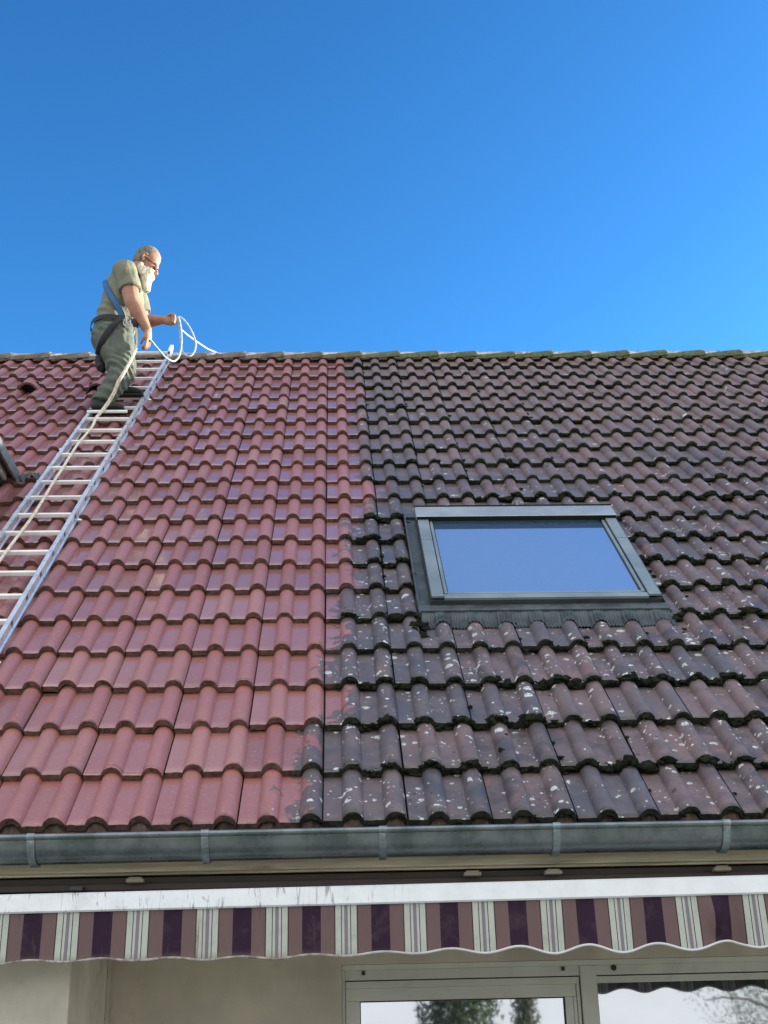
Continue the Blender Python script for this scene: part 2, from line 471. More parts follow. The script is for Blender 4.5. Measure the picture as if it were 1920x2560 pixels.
# ------------------------------------------------------------------ mesh helpers
class MB:
    """collects geometry for ONE mesh object"""
    def __init__(s):
        s.v, s.f, s.mi = [], [], []
    def add(s, verts, faces, mi=0):
        o = len(s.v)
        s.v.extend([tuple(p) for p in verts])
        s.f.extend([tuple(i + o for i in f) for f in faces])
        s.mi.extend([mi] * len(faces))
    def box(s, a, b, mi=0, bev=0.0, mat=None):
        bm = bmesh.new()
        bmesh.ops.create_cube(bm, size=1)
        for q in bm.verts:
            q.co = Vector([(a[i] + b[i]) / 2 + q.co[i] * (b[i] - a[i]) for i in range(3)])
        if bev:
            bmesh.ops.bevel(bm, geom=bm.edges[:], offset=bev, segments=2, affect='EDGES', profile=.6)
        if mat is not None:
            bm.transform(mat)
        bm.verts.index_update()
        s.add([q.co[:] for q in bm.verts], [[q.index for q in f.verts] for f in bm.faces], mi)
        bm.free()
    def tube(s, pts, r, seg=10, mi=0, caps=True, hint=(0, 1, 0), smooth=0, flat=None):
        """tapered tube; r = radius, list of radii or list of (in-plane, along-hint) pairs"""
        P = [Vector(p) for p in pts]
        n = len(P)
        Rr = [r] * n if not isinstance(r, (list, tuple)) else list(r)
        Rr = [(q, q) if not isinstance(q, (list, tuple)) else q for q in Rr]
        if smooth:
            P2, R2 = [], []
            for i in range(n - 1):
                p0, p1, p2, p3 = P[max(i - 1, 0)], P[i], P[i + 1], P[min(i + 2, n - 1)]
                for k in range(smooth):
                    t = k / smooth
                    P2.append(.5 * ((2 * p1) + (p2 - p0) * t + (2 * p0 - 5 * p1 + 4 * p2 - p3) * t * t + (3 * p1 - p0 - 3 * p2 + p3) * t ** 3))
                    tt = t * t * (3 - 2 * t)
                    R2.append(tuple(Rr[i][j] * (1 - tt) + Rr[i + 1][j] * tt for j in (0, 1)))
            P2.append(P[-1])
            R2.append(Rr[-1])
            P, Rr, n = P2, R2, len(P2)
        H = Vector(hint)
        rings = []
        for i in range(n):
            tg = (P[min(i + 1, n - 1)] - P[max(i - 1, 0)]).normalized()
            h = H - tg * H.dot(tg)
            if h.length < 1e-3:
                h = Vector((1, 0, 0)) - tg * tg.x
            h.normalize()
            a = h.cross(tg)
            rings.append([P[i] + a * (Rr[i][0] * math.cos(2 * math.pi * k / seg)) + h * (Rr[i][1] * math.sin(2 * math.pi * k / seg)) for k in range(seg)])
        verts = [q for rg in rings for q in rg]
        faces = [(i * seg + k, i * seg + (k + 1) % seg, (i + 1) * seg + (k + 1) % seg, (i + 1) * seg + k) for i in range(n - 1) for k in range(seg)]
        if caps:
            faces.append(tuple(range(seg - 1, -1, -1)))
            faces.append(tuple((n - 1) * seg + k for k in range(seg)))
        s.add(verts, faces, mi)
    def ball(s, c, r, rot=None, mi=0, sub=3):
        bm = bmesh.new()
        bmesh.ops.create_icosphere(bm, subdivisions=sub, radius=1)
        rr = r if isinstance(r, (list, tuple)) else (r, r, r)
        for q in bm.verts:
            p = Vector((q.co.x * rr[0], q.co.y * rr[1], q.co.z * rr[2]))
            if rot is not None:
                p = rot @ p
            q.co = p + Vector(c)
        bm.verts.index_update()
        s.add([q.co[:] for q in bm.verts], [[q.index for q in f.verts] for f in bm.faces], mi)
        bm.free()
    def sheet(s, grid, mi=0):
        n, m = len(grid), len(grid[0])
        s.add([p for row in grid for p in row], [(i * m + j, i * m + j + 1, (i + 1) * m + j + 1, (i + 1) * m + j) for i in range(n - 1) for j in range(m - 1)], mi)
    def mesh(s, name, mats, smooth=False):
        me = bpy.data.meshes.new(name)
        me.from_pydata(s.v, [], s.f)
        for m in (mats if isinstance(mats, (list, tuple)) else [mats]):
            me.materials.append(m)
        me.polygons.foreach_set('material_index', s.mi)
        if smooth:
            me.polygons.foreach_set('use_smooth', [True] * len(s.f))
        me.update()
        return me
    def build(s, name, mats, parent=None, smooth=False, loc=None):
        return link(name, s.mesh(name, mats, smooth), parent, loc)

def wloc(o):
    p = Vector(o.location)
    while o.parent:
        o = o.parent
        p = p + Vector(o.location)
    return p

def link(name, data, parent=None, loc=None):
    """mesh data is in world coordinates; the child is offset so that it stays there"""
    o = bpy.data.objects.new(name, data)
    COL.objects.link(o)
    if parent is not None:
        o.parent = parent
        o.location = (Vector(loc) if loc is not None else Vector((0, 0, 0))) - wloc(parent)
    elif loc is not None:
        o.location = loc
    return o

def tag(o, label=None, cat=None, group=None, kind=None):
    for k, v in (('label', label), ('category', cat), ('group', group), ('kind', kind)):
        if v:
            o[k] = v
    return o

def empty(name, loc, label, cat, group=None):
    o = bpy.data.objects.new(name, None)
    COL.objects.link(o)
    o.location = loc
    o.empty_display_size = .2
    return tag(o, label, cat, group)

def fuse(mb, name, mats, parent, voxel, smooth_it=4, disp=None):
    """fuse overlapping tapered pieces into one continuous skin"""
    me = mb.mesh(name + '_src', mats)
    o = bpy.data.objects.new(name + '_src', me)
    COL.objects.link(o)
    r = o.modifiers.new('r', 'REMESH')
    r.mode = 'VOXEL'
    r.voxel_size = voxel
    sm = o.modifiers.new('s', 'SMOOTH')
    sm.factor = .5
    sm.iterations = smooth_it
    dg = bpy.context.evaluated_depsgraph_get()
    dg.update()
    new = bpy.data.meshes.new_from_object(o.evaluated_get(dg))
    bpy.data.objects.remove(o)
    bpy.data.meshes.remove(me)
    new.name = name
    if disp:
        co = np.empty(len(new.vertices) * 3)
        no = np.empty(len(new.vertices) * 3)
        new.vertices.foreach_get('co', co)
        new.vertices.foreach_get('normal', no)
        co, no = co.reshape(-1, 3), no.reshape(-1, 3)
        dd = np.array([disp(Vector(p)) for p in co])
        co = co + no * dd[:, None]
        new.vertices.foreach_set('co', co.ravel())
    new.polygons.foreach_set('use_smooth', [True] * len(new.polygons))
    new.update()
    return link(name, new, parent)

CA, SA = math.cos(PITCH_ROOF), math.sin(PITCH_ROOF)
def RW(x, s, n):
    """roof-local (along eave, up the slope, off the surface) to world"""
    return Vector((x, s * CA - n * SA, ZE + s * SA + n * CA))
ROOF_M = Matrix.Translation((0, 0, ZE)) @ Matrix.Rotation(PITCH_ROOF, 4, 'X')

def roof_child(name, me, parent):
    """object whose mesh is in roof-local coordinates"""
    o = bpy.data.objects.new(name, me)
    COL.objects.link(o)
    o.parent = parent
    if parent.get('roof_local'):
        return o
    o.location = Vector((0, 0, ZE)) - wloc(parent)
    o.rotation_euler = (PITCH_ROOF, 0, 0)
    return o

# ------------------------------------------------------------------ the ground
g = MB()
g.sheet([[(-300, -300, 0), (300, -300, 0)], [(-300, 300, 0), (300, 300, 0)]])
tag(g.build('ground', M['ground']), kind='structure')
p = MB()
p.sheet([[(-6.5, -7, .004), (6.5, -7, .004)], [(-6.5, .8, .004), (6.5, .8, .004)]])
tag(p.build('terrace', M['paving']), kind='structure')

# ------------------------------------------------------------------ the house
house = empty('house', (0, .8, 0), 'house with a steep red tiled roof, half cleaned and half covered in moss', 'house')
ROLL = .15
NC = 21
XL, XR = -5.4, 5.4
BND = [-1.3, -1.3, -.3, -.7, -.35, -.5, .25, .05, .05, .6, 1.5, .6, .7, .7, .6, .7, .6, 1.25, .8, .2, .25, .25]
SKY = (.36, 1.548, 1.705, 3.08)    # opening of the roof window (x0, x1, s0, s1)

def prof(x):
    """height of the tile surface above its trough at x (rolls are centred on multiples of ROLL)"""
    w = abs((x / ROLL + .5) % 1.0 - .5) * ROLL
    h = 0.0
    if w < .039:
        h = .034 * (1 - (w / .039) ** 2.4) ** .75
    return h

def build_roof():
    verts, faces, mi = [], [], []
    a_edge, a_rnd, a_lic, a_pan = [], [], [], []
    offs = [-.1050, -.088, -.068, -.050, -.0395, -.036, -.030, -.022, -.012, 0, .012, .022, .030, .036, .0395]
    slen = [0.0, .006, .05, .20, GA + .035]
    j0, j1 = int(XL / .3) - 1, int(XR / .3) + 1
    for k in range(NC):
        for j in range(j0, j1):
            xs0 = j * .3
            base = [xs0 + .15 * q + o for q in (0, 1) for o in offs] + [xs0 + .1902]     # two rolls per tile
            xo = nrg.normal(0, .0012)
            so = nrg.normal(0, .0050)
            no = abs(nrg.normal(0, .0024))
            tilt = nrg.normal(0, .0024)
            rv = nrg.random()
            o0 = len(verts)
            m = len(base)
            ledge = nrg.normal(0, .0014, m)
            lastk = GA + .035 if k < NC - 1 else GA - .02
            for si, sl in enumerate(slen):
                sl = min(sl, lastk)
                for i, x in enumerate(base):
                    t = sl / GA
                    n = prof(x) + .030 * (1 - t) + no + tilt * (i / m - .5) * 2 + (.003 if i in (0, 1, 2) and False else 0)
                    if si == 0:
                        n -= .0028
                    s = k * GA + sl + so + (ledge[i] if si < 2 else 0)
                    verts.append((x + xo, s, n))
            for i, x in enumerate(base):                                   # underside line of the nose
                verts.append((x + xo, k * GA + so + ledge[i] + .002, prof(x) + .030 + no - .029 + tilt * (i / m - .5) * 2 + nrg.normal(0, .001)))
            for i, x in enumerate(base):                                   # a short underside
                verts.append((x + xo, k * GA + so + .07, prof(x) + .030 + no - .031))
            nf = 0
            def keep(x, s):
                return not (SKY[0] < x < SKY[1] and SKY[2] < s < SKY[3])
            for si in range(len(slen) - 1):
                for i in range(m - 1):
                    if keep((base[i] + base[i + 1]) / 2, k * GA + (slen[si] + slen[si + 1]) / 2 + (.04 if si == 3 else 0)):
                        faces.append((o0 + si * m + i, o0 + si * m + i + 1, o0 + (si + 1) * m + i + 1, o0 + (si + 1) * m + i))
                        mi.append(0)
            u0 = o0 + len(slen) * m
            for i in range(m - 1):
                if keep((base[i] + base[i + 1]) / 2, k * GA + .005):
                    faces.append((u0 + i, u0 + i + 1, o0 + i + 1, o0 + i))
                    mi.append(1)
                    faces.append((u0 + m + i, u0 + m + i + 1, u0 + i + 1, u0 + i))
                    mi.append(1)
            if keep(base[0], k * GA + .17):
                # thickness along the side joint
                for e, sgn in ((0, 1), (m - 1, -1)):
                    e0 = len(verts)
                    for si in range(len(slen)):
                        px_, ps_, pn_ = verts[o0 + si * m + e]
                        verts.append((px_, ps_, pn_ - .02))
                    for si in range(len(slen) - 1):
                        q = (o0 + si * m + e, o0 + (si + 1) * m + e, e0 + si + 1, e0 + si)
                        faces.append(q if sgn > 0 else q[::-1])
                        mi.append(1)
            while len(a_rnd) < len(verts):
                vx, vs, vn = verts[len(a_rnd)]
                a_rnd.append(rv)
                w_ = abs((vx / ROLL + .5) % 1.0 - .5) * ROLL
                a_pan.append(min(1, max(0, (w_ - .034) / .010)))
                kk = min(max(vs / GA, 0), NC - 1)
                a_edge.append(vx / ROLL - BND[min(k, NC)])
                lo = 1.12 - .84 * min(1, max(0, (vs - 1.6) / 2.6)) - .15 * min(1, max(0, (vs - 4) / 2.5))
                a_lic.append(.62 * lo)
    o = len(verts)                                                          # dark underlay under the tiles and the rear slope
    for x, s in ((XL, .02), (XR, .02), (XR, NC * GA), (XL, NC * GA)):
        verts.append((x, s, -.035))
    faces.append((o, o + 1, o + 2, o + 3))
    mi.append(2)
    a_edge += [0] * 4; a_pan += [0] * 4; a_rnd += [0] * 4; a_lic += [0] * 4
    me = bpy.data.meshes.new('roof')
    me.from_pydata(verts, [], faces)
    for q in ('tile', 'nose', 'under'):
        me.materials.append(M[q])
    me.polygons.foreach_set('material_index', mi)
    for nm, dat in (('edge_dist', a_edge), ('tile_rand', a_rnd), ('lichen', a_lic), ('pan', a_pan)):
        at = me.attributes.new(nm, 'FLOAT', 'POINT')
        at.data.foreach_set('value', dat)
    me.polygons.foreach_set('use_smooth', [q == 0 for q in mi])
    me.set_sharp_from_angle(angle=rad(50))
    return roof_child('roof', me, house)

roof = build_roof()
roof['roof_local'] = 1
AY, AZ = RW(0, NC * GA, 0).y, RW(0, NC * GA, 0).z           # apex

# rear slope
b = MB()
b.sheet([[(XL, AY + .01, AZ - .03), (XR, AY + .01, AZ - .03)], [(XL, AY * 2, ZE - .03), (XR, AY * 2, ZE - .03)]])
b.build('rear_slope', M['nose'], house)

# ridge caps: overlapping half-round pieces in one strip
def build_ridge():
    m = MB()
    L = .338
    x = -6.02 + .12
    i = 0
    while x < XR:
        z0 = AZ - .035 + nrg.normal(0, .003)
        tw = nrg.normal(0, .004)
        seg = 14
        rings = []
        for xx, rr, dz in ((x - .05, .108, -.006), (x + .02, .109, -.004), (x + L * .6, .113, .006), (x + L - .012, .117, .013), (x + L, .1165, .0135), (x + L, .100, .0)):
            rings.append([(xx, AY + .005 + (rr + .02) * math.cos(math.pi * (k / seg * 1.06 - .03)) * 1.0, z0 + dz + tw * (xx - x) + rr * .80 * math.sin(math.pi * (k / seg * 1.06 - .03))) for k in range(seg + 1)])
        m.sheet(rings)
        x += L
        i += 1
    o = m.build('ridge_cap', M['ridge'], None, True)
    o.parent = roof
    o.matrix_parent_inverse = ROOF_M.inverted()
    return o
ridge = build_ridge()

# white mortar and strip under the caps
def build_mortar():
    m = MB()
    N = 2200
    sE = NC * GA - .088
    g0, g1, g2 = [], [], []
    for i in range(N + 1):
        x = -5.3 + 10.6 * i / N
        j = .012 * mnoise.noise(Vector((x * 9, 1, 0))) + .010 * mnoise.noise(Vector((x * 31, 4, 0)))
        low = min(.078, prof(x) * .92 + .026 + j + .006)
        g0.append((x, sE + .03, .088))
        g1.append((x, sE + .004 * mnoise.noise(Vector((x * 40, 9, 0))), max(low + .002, .074)))
        g2.append((x, sE + .002, low))
    m.sheet([g2, g1, g0])
    m.sheet([[(x, s_ + .02, n) for x, s_, n in g0], [(x, s_ + .02, n) for x, s_, n in g2], g2])
    roof_child('ridge_mortar', m.mesh('ridge_mortar', M['mortar'], False), roof)
build_mortar()

# crumbling mortar under the rolls of the lowest course
def build_fillers():
    m = MB()
    grid_t, grid_b, grid_k = [], [], []
    N = 2600
    for i in range(N + 1):
        x = XL + .2 + (XR - XL - .4) * i / N
        j = .007 * mnoise.noise(Vector((x * 23, 2, 0))) + .005 * mnoise.noise(Vector((x * 70, 5, 0)))
        grid_t.append((x, .016 + j * 1.2, max(-.005, prof(x) * .85 - .002 + j * .4)))
        grid_b.append((x, .004 + j * 1.6, -.012))
        grid_k.append((x, .07, max(-.004, prof(x) * .85 - .004)))
    m.sheet([grid_b, grid_t, grid_k])
    roof_child('eave_mortar', m.mesh('eave_mortar', M['crumb'], True), roof)
build_fillers()

# vent tile with hooded opening
def build_vent(cx=-2.475, cs=6.03):
    m = MB()
    seg = 14
    outer, inner = [], []
    for sl, rr, hh in ((0.0, .088, .098), (.03, .088, .098), (.10, .082, .090), (.18, .070, .070), (.26, .055, .045), (.32, .045, .028)):
        outer.append([(cx - rr * math.cos(math.pi * k / seg), cs + sl, .012 + hh * math.sin(math.pi * k / seg)) for k in range(seg + 1)])
        inner.append([(cx - (rr - .016) * math.cos(math.pi * k / seg), cs + sl, .012 + max(.003, hh - .018) * math.sin(math.pi * k / seg)) for k in range(seg + 1)])
    m.sheet([r[::-1] for r in outer])
    m.sheet([outer[0], inner[0]], 1)
    m.sheet(inner, 1)
    m.sheet([[(cx - .08, cs + .1, -.0), (cx + .08, cs + .1, 0)], [(cx - .07, cs + .1, .09), (cx + .07, cs + .1, .09)]], 2)  # near-black sheet closing the throat stands for the dark inside
    me = m.mesh('vent_tile', [M['tile'], M['nose'], M['gasket']], True)
    at = me.attributes.new('edge_dist', 'FLOAT', 'POINT')
    at.data.foreach_set('value', [-9.0] * len(me.vertices))
    roof_child('vent_tile', me, roof)
build_vent()
build_vent(-1.925, 5.985)

# moss along the tile edges, cracks and around the window
def build_moss():
    bm = bmesh.new()
    bmesh.ops.create_icosphere(bm, subdivisions=2, radius=1)
    bv = np.array([q.co[:] for q in bm.verts])
    bm.verts.index_update()
    bf = [[q.index for q in f.verts] for f in bm.faces]
    bm.free()
    m = MB()
    def clump(x, s, n, r, flat=.7):
        j = 1 + nrg.normal(0, .30, len(bv))
        sx, ss, sn = r * nrg.uniform(.8, 1.7), r * nrg.uniform(.7, 1.1), r * flat * nrg.uniform(.7, 1.2)
        m.add(np.c_[x + bv[:, 0] * j * sx, s + bv[:, 1] * j * ss, n + bv[:, 2] * j * sn], bf)
    for k in range(0, NC):
        x = BND[k] * ROLL + .06
        while x < 4.2:
            amt = .5 + .5 * mnoise.noise(Vector((x * 1.1, k * .9, 3.1)))
            zone = 1.12 if 1 <= k <= 10 else .45
            if k == 0:
                zone = .10
            near = 1.25 if (2 <= k <= 7 and x > .9) else 1.0
            lvl = amt * zone * near
            if not (SKY[0] - .01 < x < SKY[1] and SKY[2] - .1 < k * GA < SKY[3] + .02):
                if rng.random() < .40 + lvl * .9:
                    r = .005 + .009 * rng.random() * (.5 + lvl) + (.016 * rng.random() if rng.random() < .12 * lvl * 1.5 else 0)
                    clump(x, k * GA + rng.uniform(-.010, .004), prof(x) + .030 - rng.uniform(.004, .026), r)
            x += rng.uniform(.006, .022) / (.5 + lvl)
    # in the side joints
    for k in range(0, NC):
        for j in range(0, 14):
            xj = j * .3 + .193
            if xj / ROLL < BND[k] or (SKY[0] < xj < SKY[1] and SKY[2] < k * GA < SKY[3]):
                continue
            for q in range(5):
                if rng.random() < .10:
                    sl = rng.uniform(.03, .3)
                    clump(xj + rng.uniform(-.008, .006), k * GA + sl, .012 + .030 * (1 - sl / GA), rng.uniform(.006, .012))
    # loose cushions on the tile faces
    for q in range(150):
        x, s = rng.uniform(.5, 3.6), rng.uniform(.1, 5.5)
        if SKY[0] - .05 < x < SKY[1] + .05 and SKY[2] - .15 < s < SKY[3] + .05:
            continue
        clump(x, s, prof(x) + .024 * (1 - (s / GA) % 1.0), rng.uniform(.005, .012), .5)
    # round the roof window
    for q in range(40):
        side = rng.random()
        if side < .45:
            x, s = SKY[1] + rng.uniform(-.01, .05), rng.uniform(1.6, 3.1)
        elif side < .75:
            x, s = SKY[0] - rng.uniform(-.015, .03), rng.uniform(2.55, 3.1) if rng.random() < .6 else rng.uniform(1.6, 3.1)
        else:
            x, s = rng.choice((SKY[0] - .02, SKY[1] + .04)) + rng.uniform(-.03, .03), rng.uniform(1.5, 1.7)
        clump(x, s, prof(x) * .8 + .02, rng.uniform(.008, .022))
    me = m.mesh('moss', M['moss'], True)
    o = bpy.data.objects.new('moss', me)
    COL.objects.link(o)
    o.location = (0, 0, ZE)
    o.rotation_euler = (PITCH_ROOF, 0, 0)
    tag(o, 'dark green moss growing along the edges of the uncleaned tiles', 'moss', kind='stuff')
build_moss()

# ------------------------------------------------------------------ roof window
def build_skylight():
    def part(name, m, mats, parent, smooth=False):
        me = m.mesh(name, mats, smooth)
        o = bpy.data.objects.new(name, me)
        COL.objects.link(o)
        o.parent = parent
        if parent is house:
            o.location = Vector((0, 0, ZE)) - wloc(house)
            o.rotation_euler = (PITCH_ROOF, 0, 0)
        return o
    f = MB()                                           # outer frame box, in roof-local coordinates
    f.box((.405, 1.80, .0), (.425, 3.0, .088), 0)
    f.box((1.512, 1.80, .0), (1.532, 3.0, .088), 0)
    f.box((.405, 1.78, .0), (1.532, 1.80, .080), 0)
    f.box((.425, 2.98, .0), (1.512, 3.0, .080), 0)
    f.box((.425, 1.80, .03), (1.512, 2.98, .040), 0)
    sk = part('roof_window', f, M['clad_dark'], house)
    for x0, x1 in ((.408, .468), (1.470, 1.528)):       # side cladding, two lengths each
        c = MB()
        c.box((x0, 1.792, .0885), (x1, 2.55, .101), bev=.002)
        c.box((x0, 2.553, .0885), (x1, 2.90, .1025), bev=.002)
        part('side_cladding', c, M['clad_side'], sk)
    c = MB()
    c.box((.470, 1.783, .080), (1.468, 1.828, .094), bev=.002)
    c.box((.470, 1.829, .076), (1.468, 1.842, .089), bev=.002)
    part('bottom_rail', c, M['clad_side'], sk)
    c = MB()
    c.box((.400, 2.862, .094), (1.536, 3.035, .118), bev=.004)
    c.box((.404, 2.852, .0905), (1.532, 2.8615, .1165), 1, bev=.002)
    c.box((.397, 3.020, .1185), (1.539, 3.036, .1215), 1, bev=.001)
    part('top_hood', c, [M['clad'], M['lip']], sk)
    c = MB()                                            # sash
    c.box((.474, 1.846, .060), (.490, 2.876, .092), bev=.002)
    c.box((1.448, 1.846, .060), (1.464, 2.876, .092), bev=.002)
    c.box((.490, 1.846, .060), (1.448, 1.864, .089), bev=.002)
    c.box((.490, 2.876, .060), (1.448, 2.884, .0885), bev=.002)
    part('sash', c, M['clad_side'], sk)
    c = MB()
    c.box((.4885, 1.862, .064), (.4955, 2.875, .0835))
    c.box((1.4425, 1.862, .064), (1.4495, 2.875, .0835))
    c.box((.4955, 1.862, .064), (1.4425, 1.868, .0830))
    part('gasket', c, M['gasket'], sk)
    c = MB()
    c.box((.494, 1.866, .066), (1.444, 2.875, .0795))
    part('pane', c, M['sky_glass'], sk)
    # flashing: side gutters, front apron with pleats that follow the tile rolls
    c = MB()
    for x0, x1, xa in ((.345, .404, .345), (1.533, 1.556, 1.556)):
        c.box((x0, 1.70, .030), (x1, 3.06, .034))
        c.box((xa - .004, 1.70, .034), (xa + .004, 3.06, .058), bev=.001)
    c.box((.345, 3.036, .035), (1.560, 3.10, .050))
    c.box((.345, 1.715, .046), (1.560, 1.779, .060), bev=.004)
    part('flashing', c, M['lead'], sk)
    grid = []
    nx = 560
    for q in range(7):
        t = q / 6
        row = []
        for i in range(nx + 1):
            x = .352 + (1.566 - .352) * i / nx
            p_ = prof(x)
            send = 1.604 + .006 * (p_ / .034) + .005 * math.sin(x * 31)
            s = 1.722 + (send - 1.722) * t
            s_in = s % GA
            e_ = 1 - (1 - t) ** 2
            n = .052 * (1 - e_) + e_ * (p_ + .030 * (1 - s_in / GA) + .010) if s < 5 * GA - .001 else .052
            n += .0035 * math.sin(2 * math.pi * x / .0155 + 1.4 * t) * min(1, t * 3 + .1) + .0015 * math.sin(x * 90)
            row.append((x, s, n))
        grid.append(row)
    c = MB()
    c.sheet(grid[::-1])
    c.sheet([[(a, b_ - .0005, n - .004) for a, b_, n in grid[-1]], grid[-1]][::1])
    part('pleated_apron', c, M['lead'], sk, True)
build_skylight()

# ------------------------------------------------------------------ eaves: gutter, fascia, soffit
gy, gz, gr = -.065, 2.436, .080
def build_gutter():
    m = MB()
    seg = 18
    rows_o, rows_i = [], []
    xs = [XL + .02 + i * (XR - XL - .04) / 60 for i in range(61)]
    for x in xs:
        dz = .003 * math.sin(x * .9 + .4) + .0006 * x * 0
        rows_o.append([(x, gy + gr * math.cos(math.pi + math.pi * k / seg), gz + dz + gr * math.sin(math.pi + math.pi * k / seg)) for k in range(seg + 1)])
        rows_i.append([(x, gy + (gr - .003) * math.cos(math.pi + math.pi * k / seg), gz + dz + (gr - .003) * math.sin(math.pi + math.pi * k / seg)) for k in range(seg + 1)])
    m.sheet(rows_o)
    m.sheet([r[::-1] for r in rows_i])
    m.tube([(x, gy - gr - .004, gz + .003 * math.sin(x * .9 + .4) + .001) for x in xs], .0105, 12)
    gt = m.build('gutter', M['zinc'], house, True)
    for x in (-2.9, -2.3, -1.69, -1.091, -.506, .098, .695, 1.284, 1.88, 2.48, 3.08):
        q = MB()
        dz = .003 * math.sin(x * .9 + .4)
        r1, r2 = gr + .001, gr + .008
        ang = [math.pi * (1.0 + .90 * k / 16) for k in range(17)]
        for w0, w1 in ((x - .0125, x + .0125),):
            o_ = [[(w, gy + r2 * math.cos(a), gz + dz + r2 * math.sin(a)) for a in ang] for w in (w0, w1)]
            q.sheet(o_)
            q.sheet([[(w0, gy + r1 * math.cos(a), gz + dz + r1 * math.sin(a)) for a in ang], o_[0]])
            q.sheet([o_[1], [(w1, gy + r1 * math.cos(a), gz + dz + r1 * math.sin(a)) for a in ang]])
        q.tube([(x - .013, gy - gr - .004, gz + dz + .001), (x + .013, gy - gr - .004, gz + dz + .001)], .0128, 12)
        q.box((x - .012, gy - gr, gz + dz + .008), (x + .012, gy - gr + .03, gz + dz + .013))
        q.build('gutter_bracket', M['strap'], gt, False)
build_gutter()
m = MB()
m.box((XL, .022, 2.336), (XR, .045, 2.455), bev=.003)
m.box((XL, .046, 2.328), (XR, .066, 2.345))
m.build('fascia', M['fascia'], house)
m = MB()
m.box((XL, .067, 2.341), (XR, 1.40, 2.352))
for yy in (.14, .26, .38, .5, .62, .74, .86, .98, 1.10):
    m.box((XL, yy, 2.333), (XR, yy + .10, 2.3405), bev=.002)
m.build('soffit', M['soffit'], house)

# ------------------------------------------------------------------ walls
KD = 1.083
def kx(x): return -.055 + (x + .055) * KD
def kz(z): return 1.75 + (z - 1.75) * KD
YW = 1.25                        # inner wall of the loggia
DX0, DX1, DZ = kx(-.045), 4.6, kz(2.062)
def wall_mesh():
    m = MB()
    m.box((kx(-.965), YW, 0), (DX0, YW + .25, 2.338))
    m.box((DX0, YW, DZ), (DX1, YW + .25, 2.338))
    m.box((DX1, YW, 0), (XR - .1, YW + .25, 2.338))
    m.box((XL + .1, 9.8, 0), (XR - .1, 10.0, 2.45))
    for xg in (XL + .1, XR - .3):                       # gable ends
        a, b_ = xg, xg + .2
        pr = [(.05, 0), (10.0, 0), (10.0, 2.42), (AY, AZ - .09), (.07, 2.31)]
        v = [(a, y, z) for y, z in pr] + [(b_, y, z) for y, z in pr]
        n = len(pr)
        m.add(v, [tuple(range(n - 1, -1, -1)), tuple(range(n, 2 * n))] + [(i, (i + 1) % n, n + (i + 1) % n, n + i) for i in range(n)])
    return m
wall_mesh().build('wall', M['plaster'], house)
m = MB()
m.box((XL + .31, .44, 0), (kx(-.9675), YW - .001, 2.324), bev=.004)
m.build('bay_wall', M['plaster_lit'], house)
m = MB()
m.box((kx(-.9665), YW - .03, 0), (kx(-.953), YW - .0015, 2.325), bev=.002)
m.build('corner_trim', M['trim'], house)

